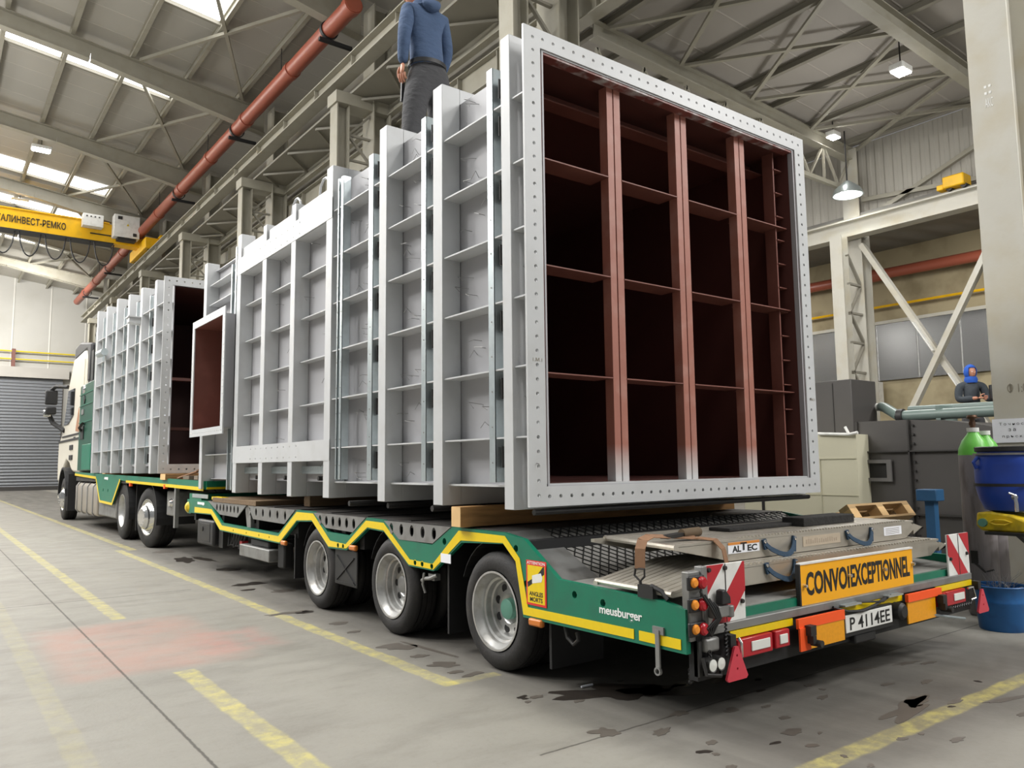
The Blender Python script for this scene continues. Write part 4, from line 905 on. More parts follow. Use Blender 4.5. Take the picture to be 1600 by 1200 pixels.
# chassis, axles, wheels
B().box(3.7,4.9,4.0,10.9,.42,.80).obj('chassis_spine', CH, tr)
o = B()
for y in (3.72,4.6,4.95,5.9,6.25,7.3,8.4,9.6,10.8): o.box(2.9,5.7,y-.04,y+.04,.58,.80)
o.obj('crossmember', CH, tr)
WY = (4.0,5.335,6.715); RT = .358
tyre_prof = lambda w,R,ri: [(0.012,ri),(0,ri+.012),(-.002,ri+.06),(.008,R-.03),(.03,R-.006),(.045,R),(w*.28,R),(w*.29,R-.012),(w*.33,R-.012),(w*.34,R),(w*.49,R),(w*.5,R-.012),(w*.54,R-.012),(w*.55,R),(w*.7,R),(w*.71,R-.012),(w*.75,R-.012),(w*.76,R),(w-.03,R),(w-.012,R-.012),(w,ri+.05),(w-.012,ri)]
def wheel_proto(par, name, w, R, ri, deep, hub, hubm, nuts, holes, inner=True):
    o = B(); o.lathe(tyre_prof(w,R,ri+.006), axis='x', n=56, closed=True)
    wh = o.obj(name, RB, par, ang=50)
    b = B(); d = deep
    prof = [(.0,ri+.008),(-.004,ri+.008),(-.004,ri-.004),(.012,ri-.008),(.03,ri-.03),(d*.45,ri-.034),(d*.5,ri-.048),(d*.78,ri-.052),(d*.82,ri-.064),(d,ri-.07),(d-.012,.095),(d-.002,.085),(d-.002,0)] if d > 0 else [(.0,ri+.008),(-.004,ri+.008),(-.004,ri-.004),(.02,ri-.01),(.03,ri-.03),(.0,ri-.05),(-.05,ri*.62),(-.06,.16),(-.075,.12),(-.085,.1),(-.085,0)]
    b.lathe(prof, axis='x', n=48, cap=False); b.mi = 1
    for k in range(holes):
        a = 2*PI*k/holes+.3; r = ri-.10 if d > 0 else ri-.08; dd = d-.016 if d > 0 else -.02
        b.lathe([(dd+.008,0),(dd+.008,.026),(dd+.02,.026)], (0,r*math.cos(a),r*math.sin(a)), 'x', 14)
    rm = b.obj('rim', [RIM if hubm is not CHR else CHR, CH], wh, ang=50)
    if hub:
        h = B(); h.lathe([(d-.045,0),(d-.045,hub*.75),(d-.038,hub),(d,hub*1.05)], axis='x', n=28); h.obj('hub_cap', hubm, wh)
    if nuts:
        n_ = B()
        for k in range(nuts): a = 2*PI*k/nuts; n_.lathe([(-.1 if d <= 0 else d-.03,0),(-.1 if d <= 0 else d-.03,.012),(d if d > 0 else -.06,.014)], (0,.115*math.cos(a),.115*math.sin(a)), 'x', 6)
        n_.obj('wheel_nut', STL, wh)
    return wh
wp = wheel_proto(tr, 'wheel', .205, RT, .232, .13, .062, HUB, 0, 8)
wp.location = (2.862,WY[0],RT); wp.rotation_euler = (0,0,0)
for ch in wp.children: ch.matrix_parent_inverse = Matrix.Identity(4)
k = 0
for y in WY:
    for x, ang in ((2.862,0),(3.10,0),(5.738,PI),(5.50,PI)):
        if (x,y) == (2.862,WY[0]): continue
        k += 1; c = rept(wp, tr, loc=(x,y,RT)); c.rotation_euler = (1.1*k if ang == 0 else 0,0,ang)
        for ch in c.children:
            if ch.name.startswith('hub_cap') and y != WY[0]: ch.data = ch.data.copy(); ch.data.materials[0] = STL
for y in WY:
    B().tube([(3.0,y,RT),(5.6,y,RT)], .07, 12).obj('axle', CH, tr)
    o = B(); n = 12; pts = []
    for s in range(n+1):
        a = .35+(PI-.7)*s/n; pts.append((y+.43*math.cos(a), RT+.02+.42*math.sin(a)))
    q = pts+[(p[0]*.992+y*.008, p[1]-.008) for p in pts[::-1]]
    for (x0, x1) in ((2.9,3.33),(5.27,5.7)):
        o = B()
        for i in range(n):
            o.prism([pts[i],pts[i+1],(pts[i+1][0],pts[i+1][1]-.008),(pts[i][0],pts[i][1]-.008)], 'x', x0, x1)
        o.obj('mudguard', CH, tr)
mf = B(); mf.box(2.875,2.89,5.94,6.37,.262,.56); mf.obj('splash_flap', BK, tr, bev=.02)
o = B(); o.bar((2.872,6.32,.30),(2.872,5.99,.50),.012,.008); o.bar((2.872,5.99,.30),(2.872,6.32,.50),.012,.008); o.box(2.868,2.874,5.97,6.34,.285,.295); o.obj('flap_embossing', BK, tr)
B().box(2.88,3.3,7.28,7.30,.2,.62).obj('mudflap', CH, tr); B().box(2.9,3.3,4.58,4.60,.12,.6).obj('mudflap', CH, tr); B().box(2.9,3.3,3.50,3.52,.10,.40).obj('mudflap', CH, tr)
o = B(); o.tube([(2.88,4.70,.50),(2.87,4.78,.47),(2.88,4.86,.46),(2.89,4.92,.44)], .014, 8); o.tube([(2.87,4.86,.50),(2.87,4.88,.42),(2.88,4.86,.36)], .009, 6); o.box(2.88,2.93,4.74,4.82,.455,.5); o.obj('air_valve', STL, tr)
o = B(); o.box(2.86,3.3,9.86,10.55,.30,.615); o.obj('tool_box', BK, tr, bev=.03)
B().box(2.855,2.862,9.98,10.42,.35,.57).obj('box_lid', BKM, tr, bev=.004); B().lathe([(2.845,0),(2.845,.03),(2.86,.03)], (0,10.28,.5), 'x', 16).obj('box_latch', BKM, tr)
B().box(2.84,3.1,7.88,8.80,.295,.42).obj('battery_box', STL, tr, bev=.01)
o = B(); o.box(2.88,3.2,8.0,8.55,.42,.50); o.box(2.9,3.0,7.62,7.80,.25,.5); o.obj('valve_block', CH, tr, bev=.02)
o = B()
for k in range(5): o.tube([(3.0,9.65-.1*k,.5),(2.97,9.6-.1*k,.33+.02*(k%2)),(2.98,9.5-.1*k,.36),(3.0,9.45-.1*k,.5)], .014, 6)
o.obj('air_hose', BKM, tr); B().box(2.95,3.02,9.05,9.13,.3,.42).obj('tap', RDP, tr); B().box(2.92,3.0,9.66,9.82,.30,.5).obj('bracket', BKM, tr)
o = B(); o.hexa([(3.9,10.9,.66),(4.7,10.9,.66),(4.5,12.3,.66),(4.1,12.3,.66),(3.9,10.9,.83),(4.7,10.9,.83),(4.5,12.3,.78),(4.1,12.3,.78)]); o.obj('drawbar', GND, tr)
B().box(2.86,5.74,10.4,10.95,.845,.925).obj('deck_head', GN, tr); B().box(2.855,2.86,10.1,10.8,.875,.925).obj('head_plate', ZN, tr)
B().box(2.86,5.74,10.86,11.05,.66,.845).obj('front_beam', GN, tr)
lb_ = B().lathe([(10.9,0),(10.9,.05),(10.94,.085),(11.0,.085),(11.06,0)], (2.9,0,.74), 'y', 18).obj('yellow_hose_cap', YJ, tr)
o = B().box(2.86,2.94,9.55,9.95,.872,.905).obj('sign_plate', YL, tr); B().prism([(9.66,.88),(9.84,.88),(9.84,.897),(9.74,.897),(9.74,.903),(9.66,.89)], 'x', 2.855, 2.861).obj('arrow_mark', INK, o)
# ================================================================== TRUCK
tk = thing('truck', (4.3,18,0), 'cream cab truck with green flatbed and three axles in front of the trailer', 'truck')
side = [(20.55,1.18),(21.9,1.2),(22.2,1.25),(22.55,1.42),(23.1,1.5),(23.6,1.3),(23.75,.95),(24.55,.95),(24.62,1.35),(24.6,1.98),(23.85,2.3),(23.55,2.75),(23.2,3.4),(22.5,4.05),(20.9,4.1),(20.55,3.9)]
B().prism(side, 'x', 2.95, 5.45).obj('cab', CAB, tk, bev=.05)
B().prism([(20.55,3.8),(20.7,4.1),(22.5,4.05),(22.65,4.12),(22.55,4.36),(21.8,4.42),(20.2,4.2),(20.2,3.3),(20.55,3.3)], 'x', 2.98, 5.42).obj('roof_deflector', BK, tk, bev=.05)
B().box(3.0, 5.4, 19.9, 20.5, 1.3, 4.0).obj('rear_fairing', BK, tk)
B().prism([(20.62,3.86),(21.05,3.86),(21.1,2.2),(20.7,2.2)], 'x', 2.93, 2.955).obj('side_fairing', CAB, tk)
B().prism([(22.05,3.28),(23.12,3.3),(23.62,2.42),(22.9,2.42),(22.1,2.62)], 'x', 2.935, 2.955).obj('side_window', GLS, tk)
o = B(); o.box(2.93,2.955,20.6,24.5,1.98,2.03); o.box(2.93,2.955,20.7,23.9,2.10,2.14); o.obj('side_stripe', BKM, tk)
o = B(); o.prism([(21.1,2.15),(21.3,2.75),(21.5,2.5),(21.7,2.2)], 'x', 2.94, 2.955); o.obj('cab_graphic', mat('cab_art', srgb(176,126,92), .4, var=.3, scale=9), tk)
B().box(2.94,2.96,21.7,21.95,2.0,2.06).obj('door_handle', BK, tk)
for (z0, z1) in ((1.5,1.62),(1.75,1.87)): B().box(2.93,2.97,22.0,22.5,z0,z1).obj('cab_step', BK, tk)
B().box(3.0,5.4,24.5,24.75,.45,1.4).obj('front_bumper', CAB, tk, bev=.04)
o = B(); n = 12; pts = [(22.92+.68*math.cos(PI*s/n), .6+.72*math.sin(PI*s/n)) for s in range(n+1)]
for i in range(n): o.prism([pts[i],pts[i+1],(22.92+(pts[i+1][0]-22.92)*.93,.6+(pts[i+1][1]-.6)*.93),(22.92+(pts[i][0]-22.92)*.93,.6+(pts[i][1]-.6)*.93)], 'x', 2.86, 3.3)
o.obj('wheel_arch', BK, tk)
B().box(2.9,3.3,22.15,22.22,.25,1.15).obj('mudflap', BK, tk)
m_ = B().tube([(2.95,23.3,3.42),(2.72,23.75,3.46),(2.62,23.9,3.35)], .05, 8).obj('mirror_arm', BK, tk); B().tube([(2.95,23.6,2.28),(2.72,24.0,2.5),(2.62,24.1,2.75)], .06, 8).obj('mirror_arm', BK, tk)
B().box(2.50,2.78,23.78,23.95,2.98,3.36).obj('mirror', BK, m_, bev=.03); B().box(2.52,2.76,23.78,23.95,2.72,2.92).obj('mirror', BK, m_, bev=.03); B().box(2.48,2.66,23.96,24.06,2.66,2.85).obj('mirror_shell', CHR, m_, bev=.03)
gl = B().box(2.9,5.7,18.8,20.85,1.23,3.22).obj('green_locker', GND, tk, bev=.02)
o = B(); o.box(2.885,2.9,18.85,20.85,2.98,3.0); o.box(2.885,2.9,18.85,20.85,2.72,2.735); o.box(2.885,2.9,18.85,20.85,2.33,2.35); o.obj('locker_ledge', GN, gl)
B().box(2.87,2.9,18.95,20.1,1.25,1.82).obj('locker_door', GN, gl, bev=.01)
B().lathe([(2.87,0),(2.87,.09),(2.9,.11)], (0,20.3,3.1), 'x', 16).obj('round_lamp', CHR, gl); B().lathe([(2.88,0),(2.88,.1),(2.9,.1)], (0,20.15,2.86), 'x', 4).obj('diamond_socket', INK, gl)
B().box(2.88,2.9,20.2,20.5,2.52,2.64).obj('data_plate', STL, gl); B().box(2.88,2.9,20.1,20.5,1.95,2.25).obj('coupling_rack', BK, gl)
B().tube([(2.88,20.4,2.15),(2.8,20.1,2.2),(2.84,19.9,2.3),(2.88,20.2,2.3)], .03, 6).obj('hose', BK, gl)
# flat bed
B().box(2.9,5.7,10.35,20.9,1.0,1.09).obj('bed_deck', DK, tk)
B().plate([(10.35,.985),(15.0,1.04),(15.65,1.06),(16.3,.60),(17.6,.615),(18.1,1.06),(20.9,1.12),(20.9,1.2),(10.35,1.09)], [(11.7,1.02,.02),(16.75,.85,.035),(17.25,.85,.035)], .03, (2.87,0,0), (0,1,0), (0,0,1)).obj('bed_side', GN, tk, smooth=False)
o = B(); o.plate([(10.35,.965),(15.1,1.02),(15.1,1.06),(10.35,1.012)], [], .004, (2.866,0,0), (0,1,0), (0,0,1)); o.plate([(15.62,1.04),(16.29,.585),(17.6,.6),(18.1,1.05),(18.06,1.07),(17.57,.645),(16.33,.63),(15.66,1.08)], [], .004, (2.866,0,0), (0,1,0), (0,0,1)); o.plate([(18.1,1.06),(20.9,1.12),(20.9,1.17),(18.1,1.11)], [], .004, (2.866,0,0), (0,1,0), (0,0,1)); o.obj('reflective_strip', YL, tk, smooth=False)
B().box(2.9,5.7,10.32,10.35,.985,1.09).obj('bed_end', GN, tk); B().box(2.9,5.7,10.315,10.321,.985,1.012).obj('reflective_strip', YL, tk)
B().prism([(16.78,1.06),(16.85,1.045),(16.88,1.06),(17.15,1.06),(17.15,1.105),(16.78,1.105)], 'x', 2.866, 2.87).obj('white_mark', WIN, tk)
B().box(3.75,4.85,10.6,24.2,.55,.98).obj('chassis_frame', CH, tk)
# tank, wheels, brackets
o = B()
pr = [(2.9,.35),(2.94,.29),(3.45,.29),(3.5,.35),(3.5,.9),(3.45,.97),(2.96,.97),(2.9,.88)]
o.prism(pr, 'y', 18.05, 20.9); o.obj('fuel_tank', mat('tank_alloy', srgb(172,164,152), .4, .5, var=.1, scale=5), tk, bev=.02)
for y in (18.5,19.2,19.9,20.6): B().prism([((p[0]-3.2)*1.04+3.2,(p[1]-.63)*1.04+.63) for p in pr], 'y', y, y+.09).obj('tank_strap', STL, tk)
B().box(2.92,3.5,16.15,17.95,.33,.99).obj('side_locker', STL, tk, bev=.03)
fw = wheel_proto(tk, 'wheel', .30, .53, .30, -1, 0, CHR, 10, 8); fw.location = (2.9,22.92,.53)
for ch in fw.children: ch.matrix_parent_inverse = Matrix.Identity(4)
c = rept(fw, tk, loc=(5.55,22.92,.53)); c.rotation_euler = (0,0,PI)
rwh = wheel_proto(tk, 'wheel', .29, .51, .29, .17, .09, STL, 10, 8); rwh.location = (2.92,15.62,.51)
for ch in rwh.children: ch.matrix_parent_inverse = Matrix.Identity(4)
for loc, an in (((3.24,15.62,.51),0),((5.68,15.62,.51),PI),((5.36,15.62,.51),PI)): c = rept(rwh, tk, loc=loc); c.rotation_euler = (.5,0,an)
lw = wheel_proto(tk, 'wheel', .30, .48, .285, -1, 0, CHR, 10, 0); lw.location = (2.93,13.66,.48); lw.rotation_euler = (0,0,.16)
for ch in lw.children: ch.matrix_parent_inverse = Matrix.Identity(4)
B().lathe([(-.10,0),(-.10,.14),(-.06,.19),(.0,.2)], axis='x', n=24).obj('hub_cap', CHR, lw).matrix_parent_inverse = Matrix.Identity(4)
c = rept(lw, tk, loc=(5.5,13.62,.48)); c.rotation_euler = (0,0,PI+.3)
for yc, r in ((15.62,.58),(13.55,.54)):
    o = B(); n = 10; pts = [(yc+r*math.cos(-.2+(PI+.4)*s/n*.5), .5+r*.98*math.sin(-.2+(PI+.4)*s/n*.5)) for s in range(n+1)]
    pts = [(yc-(p[0]-yc), p[1]) for p in pts]
    for i in range(n): o.prism([pts[i],pts[i+1],(pts[i+1][0]+.012,pts[i+1][1]-.012),(pts[i][0]+.012,pts[i][1]-.012)], 'x', 2.92, 3.5)
    o.obj('mudguard', BK, tk)
for x, y in ((3.0,14.85),): B().box(x,3.6,y,y+.03,.2,.98).obj('mudflap', BK, tk)
B().box(3.0,3.5,12.2,12.75,.55,.92).obj('valve_box', STL, tk, bev=.02); B().lathe([(2.96,0),(2.96,.05),(3.0,.07)], (0,12.45,.74), 'x', 16).obj('gauge', CHR, tk)
B().box(2.88,2.93,11.75,11.83,.42,1.07).obj('stake', STL, tk); 
for y in (14.75, 12.35): B().box(2.86,2.9,y-.04,y+.04,.96,1.02).obj('side_marker', OR, tk)
o = B()
for k in range(6): o.tube([(3.3,11.6-.04*k,.95),(3.25,11.3-.05*k,.8+.02*k),(3.3,11.05,.78),(3.5,10.9,.72)], .018, 6)
o.obj('air_hose', BKM, tk); B().box(3.2,3.5,11.1,11.9,.55,.9).obj('coupling_block', CH, tk)
B().box(2.93,3.1,18.62,18.78,1.09,1.5).obj('corner_post', BK, tk)
# ================================================================== CARGO TIMBERS, RAMPS, STRAPS
def timber(x0,x1,y0,y1,z0,z1,label,grp=None,end=True,m=None):
    o = B().box(x0,x1,y0,y1,z0,z1).obj('timber_beam', m or WD, bev=.004); tag(o, label, 'timber', grp)
    if end: B().box(x0-.002,x0,y0+.002,y1-.002,z0+.002,z1-.002).obj('end_grain', WDE, o)
    return o
timber(2.79,5.6,4.265,4.375,.853,.984,'thick timber bearer with pale end under the rear of the large casing')
timber(2.84,5.6,8.3,9.85,.846,.90,'flat weathered timber packing under the front of the large casing',None,False,WDO)
timber(3.15,5.6,7.6,7.75,.853,.973,'weathered timber bearer under the middle of the large casing',None,False,WDO)
timber(2.84,5.5,12.2,12.5,1.09,1.178,'brown timber bearer under the open end of the smaller casing')
timber(2.95,5.5,17.6,17.9,1.09,1.18,'timber bearer under the cab end of the smaller casing')
for k, (y, a) in enumerate(((11.7,.1),(11.2,-.08),(10.8,.05))):
    o = B().bar((3.0,y,1.125),(5.5,y+a*2,1.125),.24,.05); tag(o.obj('loose_board', mat('board%d' % k, srgb(126,112,94), .8, var=.2, stretch=(1,8,8))), ('weathered board lying beside the smaller casing','weathered board lying between the two casings','weathered board lying at the rear edge of the truck bed')[k], 'board')
o = B(); o.tube([(2.95,11.95,1.11),(3.15,11.75,1.2),(3.3,11.9,1.28),(3.5,11.6,1.15),(3.2,11.4,1.13)], .02, 6); tag(o.obj('lashing_strap', STRP), 'crumpled lashing strap on the truck bed beside the open casing end', 'strap')
def ramp(x0, x1, y0, y1, z0, z1, taper, label, dx, tip=0.):
    t = thing('loading_ramp', ((x0+x1)/2,(y0+y1)/2,z0), label, 'ramp', 'aluminium loading ramps on the trailer tail')
    xt = x0+.48   # the approach end is bent down by tip
    o = B()
    prof = [(x0,z1-.03-tip),(x0+taper,z0),(x1-.12,z0),(x1,z0+.05),(x1,z1-.03),(x1-.03,z1-.015),(xt,z1-.012),(x0,z1-.012-tip)]
    o.prism(prof, 'y', y0, y0+.03); o.prism(prof, 'y', y1-.03, y1); o.obj('side_beam', AL, t)
    o = B(); n = 12; w = (y1-y0)/n
    for k in range(n):
        a = x0+dx*(k/n); ya, yb = y0+w*k, y0+w*(k+.8)
        o.box(xt,x1,ya,yb,z1-.014,z1)
        o.hexa([(a,ya,z1-.014-tip),(xt,ya,z1-.014),(xt,yb,z1-.014),(a,yb,z1-.014-tip),(a,ya,z1-tip),(xt,ya,z1),(xt,yb,z1),(a,yb,z1-tip)])
    o.obj('tread', AL, t, smooth=False)
    o = B(); o.box(xt,x1-.02,y0+.03,y1-.03,z1-.03,z1-.0141); o.hexa([(x0+dx,y0+.03,z1-.03-tip),(xt,y0+.03,z1-.03),(xt,y1-.03,z1-.03),(x0+dx,y1-.03,z1-.03-tip),(x0+dx,y0+.03,z1-.0141-tip),(xt,y0+.03,z1-.0141),(xt,y1-.03,z1-.0141),(x0+dx,y1-.03,z1-.0141-tip)]); o.obj('tread_pan', STL, t)
    B().tube([(x0-.008,y0,z1-.014-tip),(x0-.008+dx,y1,z1-.014-tip)], .016, 8).obj('ramp_lip', AL, t)
    o = B(); n = 60
    for k in range(n): x = x0+.5+(x1-x0-.6)*k/n; o.box(x,x+.018,y0-.002,y0+.012,z1,z1+.009)
    o.obj('grip_teeth', AL, t)
    q = [(x1,z0+.02),(x1+.13,z0+.065),(x1+.15,z1-.055),(x1,z1-.02)]
    o = B(); o.prism(q, 'y', y0, y0+.02); o.prism(q, 'y', y1-.05, y1-.03); o.box(x1-.02,x1+.1,y0+.02,y1-.05,z0+.06,z1-.06); o.obj('hook_end', AL, t)
    return t
r1 = ramp(3.07,5.50,2.70,3.34,.724,.838,.42,'upper aluminium ramp of the pair strapped across the trailer tail',.12)
r2 = ramp(2.88,5.55,2.56,3.12,.617,.720,.02,'lower aluminium ramp of the pair lying on the grey trailer deck',.03,.075)
def handle(t, x0, x1, y, z, m=STRB):
    o = B(); n = 10; pts = []
    for s in range(n+1):
        u = s/n; x = x0+(x1-x0)*(.02+.96*u); d = math.sin(PI*u); pts.append((x, y-.012-.04*d, z-.055*d+ (0.0 if 0<s<n else .01)))
    for i in range(n): a, b_ = pts[i], pts[i+1]; o.bar(a, b_, .028, .006, up=(0,-1,0.3))
    o.bar((x0,y-.006,z+.035),(x0+.01,y-.012,z-.02),.03,.012,up=(0,-1,0)); o.bar((x1,y-.006,z+.035),(x1-.02,y-.014,z-.05),.03,.012,up=(0,-1,0))
    h = o.obj('carry_handle', m, t)
    b = B()
    for x in (x0,x1): b.lathe([(y-.022,0),(y-.018,.010),(y-.004,.012)], (x,0,z+.022), 'y', 10)
    b.obj('rivet', CHR, h)
for x0, x1 in ((3.785,4.075),(4.64,4.935)): handle(r1, x0, x1, 2.70, .786)
sc = 2.6/2.7
for x0, x1 in ((3.60,3.865),): handle(r2, x0, x1, 2.56, .683)
lg = B().box(3.47,3.745,2.696,2.70,.762,.822).obj('maker_plate', WP, r1)
B().box(3.47,3.745,2.6945,2.6965,.808,.822).obj('plate_band', ORK, lg)
text('AL', 'lettering', INK, lg, (3.505,2.6955,.768), (1,0,0), (0,0,1), .075, .034, .001, .03)
text('T', 'lettering', INK, lg, (3.575,2.6940,.775), (1,0,0), (0,0,1), .055, .042, .001, .02)
text('EC', 'lettering', INK, lg, (3.638,2.6955,.768), (1,0,0), (0,0,1), .085, .034, .001, .03)
fp = B().box(4.17,4.57,2.6975,2.70,.752,.81).obj('faded_plate', mat('faded_label', srgb(186,172,152), .6, var=.15, scale=25), r1)
o = B(); RF = random.Random(5)
for k in range(15): x = 4.20+.023*k; h = RF.uniform(.018,.03); o.box(x,x+RF.uniform(.008,.016),2.6968,2.6976,.766,.766+h)
o.obj('faded_print', mat('worn_print', srgb(172,156,138), .7, var=.1), fp)
wl = B().box(5.10,5.33,2.6975,2.70,.757,.812).obj('rating_label', WP, r1)
o = B()
for k in range(4): o.box(5.12,5.30,2.6966,2.6976,.766+.011*k,.769+.011*k)
o.obj('label_print', GRI, wl)
def mat_(x0,x1,y0,y1,z,h,lab,rz=0):
    o = B().box(x0,x1,y0,y1,z,z+h).obj('rubber_mat', MATB, bev=.006); tag(o, lab, 'mat', 'black rubber mats on the ramps'); return o
mat_(3.86,4.62,2.98,3.14,.8385,.022,'flat black rubber mat on the upper ramp beside the ratchet strap')
mat_(4.50,5.10,2.90,3.06,.8385,.055,'thicker black rubber mat at the middle of the upper ramp')
mat_(4.25,4.95,3.42,3.56,.70,.03,'black rubber mat lying on the gridded slope behind the ramps')
# ratchet strap across the ramps
s = thing('ratchet_strap', (3.2,2.8,.84), 'brown ratchet strap holding the two ramps on the trailer tail', 'strap')
o = B(); W_ = .055
pth = [(2.85,2.75,.735),(2.855,2.75,.83),(2.885,2.76,.872),(2.96,2.78,.885),(3.2,2.86,.862),(3.34,2.80,.852),(3.37,2.70,.845),(3.385,2.66,.80),(3.39,2.64,.70)]
for i in range(len(pth)-1): o.bar(pth[i], pth[i+1], W_, .004, up=((-1,-.3,.1),(-.9,-.3,.4),(-.4,-.3,1))[i] if i < 3 else ((.3,-.9,.3) if i == 7 else (0,-.3,1)))
o.obj('webbing', STRP, s)
o = B(); o.bar((3.13,2.84,.864),(3.30,2.86,.87),.05,.018); o.obj('ratchet_lever', BKM, s); o = B(); o.tube([(3.28,2.85,.872),(3.42,2.85,.876)], .026, 12); o.obj('ratchet_drum', mat('worn_brown', srgb(98,82,62), .8, var=.3, scale=20), s)
o = B(); o.tube([(2.85,2.78,.735),(2.848,2.785,.70),(2.85,2.75,.675),(2.85,2.72,.70),(2.85,2.72,.735),(2.85,2.78,.735)], .006, 6); o.tube([(2.85,2.75,.675),(2.853,2.745,.62)], .008, 6); o.obj('hook', BKM, s)
o = B(); o.box(2.84,2.875,2.66,2.76,.60,.66); o.tube([(2.85,2.68,.66),(2.86,2.62,.64),(2.86,2.58,.605)], .012, 6); o.obj('tension_block', BK, s)
# exceptional load sign on the tail
sg = thing('convoy_sign', (4.36,2.5,.5), 'long yellow board lettered CONVOI EXCEPTIONNEL at the trailer rear', 'sign')
pq = B().box(3.755,4.975,2.46,2.472,.487,.702).obj('sign_board', mat('sign_yellow', srgb(252,178,14), .4, var=.04), sg, bev=.002)
B().box(3.745,3.757,2.455,2.48,.487,.705).obj('edge_strip', BKM, sg); B().box(3.755,4.975,2.455,2.478,.702,.712).obj('edge_trim', WH, sg)
text('CONVOI', 'lettering', INK, pq, (3.81,2.4595,.535), (1,0,0), (0,0,1), .43, .125, .001, .03)
text('EXCEPTIONNEL', 'lettering', INK, pq, (4.255,2.4595,.538), (1,0,0), (0,0,1), .675, .125, .001, .028)
for x, z in ((3.79,.59),(4.235,.605),(4.62,.605),(4.965,.61)): B().lathe([(2.435,0),(2.44,.009),(2.46,.012)], (x,0,z), 'y', 10).obj('wing_bolt', CHR, sg)
tp = B(); tp.hexa([(5.15,4.55,.846),(5.7,4.5,.846),(5.72,5.0,.846),(5.2,5.05,.846),(5.28,4.62,.93),(5.62,4.58,.965),(5.6,4.95,.955),(5.3,4.98,.92)]); tag(tp.obj('tarpaulin_bundle', MATB, bev=.03), 'folded black tarpaulin on the trailer deck under the casing corner', 'tarpaulin')
# pallet resting tilted on the slope
pl = thing('wooden_pallet', (6.35,3.9,.55), 'broken wooden pallet lying tilted behind the ramps', 'pallet')
PM = Matrix.Translation((6.12,3.46,.775)) @ Matrix.Rotation(math.radians(-3),4,'Z') @ Matrix.Rotation(math.radians(-34),4,'X')
def pal(name, m, boxes):
    for bx in boxes:
        b = B().box(*bx); b.v = [tuple(PM @ Vector(v)) for v in b.v]; b.obj(name, m, pl)
pal('deck_board', WDP, [(0,.9,.0+.125*k,.095+.125*k,.125,.145) for k in range(6)])
pal('stringer', WDP, [(x,x+.1,0,.72,.105,.125) for x in (0,.4,.8)])
pal('block', WDE, [(x,x+.1,y,y+.1,.02,.105) for x in (0,.4,.8) for y in (0,.31,.62)])
pal('bottom_board', WDP, [(0,.9,y,y+.1,0,.02) for y in (0,.31,.62)])
tr_ = thing('steel_trestle', (6.6,3.75,0), 'low dark steel trestle carrying the tilted pallet', 'trestle')
B().box(6.1,7.05,3.50,3.56,.66,.72).obj('trestle_top', BKM, tr_); B().box(6.1,7.05,3.98,4.04,.34,.40).obj('trestle_top', BKM, tr_)
for x in (6.15,6.95):
    B().box(x,x+.05,3.5,3.55,0,.66).obj('leg', BKM, tr_); B().box(x,x+.05,3.98,4.03,0,.34).obj('leg', BKM, tr_); B().box(x+.01,x+.04,3.55,3.98,.2,.24).obj('stretcher', BKM, tr_)
# ================================================================== RIGHT SIDE CLUTTER
tn = thing('steel_tank', (10.8,4.4,0), 'large dark grey bolted steel tank behind the trailer', 'tank')
o = B(); o.prism([(2.6,0),(5.585,0),(5.585,1.775),(4.95,1.77),(4.45,1.74),(4.0,1.66),(3.5,1.52),(2.6,1.2)], 'x', 10.0, 11.8); o.obj('tank_body', TK, tn)
o = B(); o.box(9.955,10.0,4.875,4.895,0,1.77); o.box(9.955,10.0,2.7,5.58,1.36,1.378); o.box(9.955,10.0,2.7,4.89,.57,.595); o.box(9.97,10.0,5.56,5.585,0,1.775); o.obj('seam_flange', TKD, tn)
b0 = B().lathe([(9.975,0),(9.975,.014),(10.0,.014)], (0,4.83,.2), 'x', 8).obj('seam_bolt', BKM, tn)
for k in range(1,14): rept(b0, tn, off=(0,0,.115*k))
B().plate([(5.12,.985),(5.545,.985),(5.545,1.265),(5.12,1.265)], [[(5.18,1.03),(5.485,1.03),(5.485,1.22),(5.18,1.22)]], .03, (9.95,0,0), (0,1,0), (0,0,1)).obj('hatch_flange', mat('hatch_grey', srgb(108,106,104), .5), tn)
B().box(9.99,9.999,5.18,5.485,1.03,1.22).obj('hatch_opening', INK, tn)
gp = thing('pipe_frame', (11,5,1.76), 'grey green pipe frame lying on top of the dark tank', 'pipe')
B().tube([(10.9,5.45,1.87),(10.9,3.6,1.87)], .075, 14).obj('main_pipe', PIPEG, gp); B().tube([(11.3,5.5,1.98),(11.3,3.6,1.96)], .05, 12).obj('upper_pipe', PIPEG, gp)
B().tube([(10.9,5.45,1.87),(11.1,5.75,2.02),(11.2,5.85,2.04)], .07, 12).obj('bent_end', PIPEG, gp); B().lathe([(5.38,.075),(5.38,.1),(5.46,.1),(5.46,.075)], (10.9,0,1.87), 'y', 14, True).obj('coupling', BKM, gp)
for y in (4.9,4.1): B().box(10.85,11.35,y-.03,y+.03,1.78,1.98).obj('cross_bracket', PIPEG, gp)
B().lathe([(5.85,0),(5.85,.05),(5.95,.06),(5.95,0)], (11.2,0,2.04), 'y', 12).obj('end_cap', WH, gp)
cbt = thing('cream_cabinet', (10.2,6.1,0), 'cream sheet metal cabinet between the casing and the dark tank', 'cabinet')
B().hexa([(9.7,5.43,0),(10.5,5.43,0),(10.5,7.2,0),(9.7,7.2,0),(9.7,5.43,1.6),(10.5,5.43,1.6),(10.5,7.2,1.74),(9.7,7.2,1.74)]).obj('body', BG, cbt)
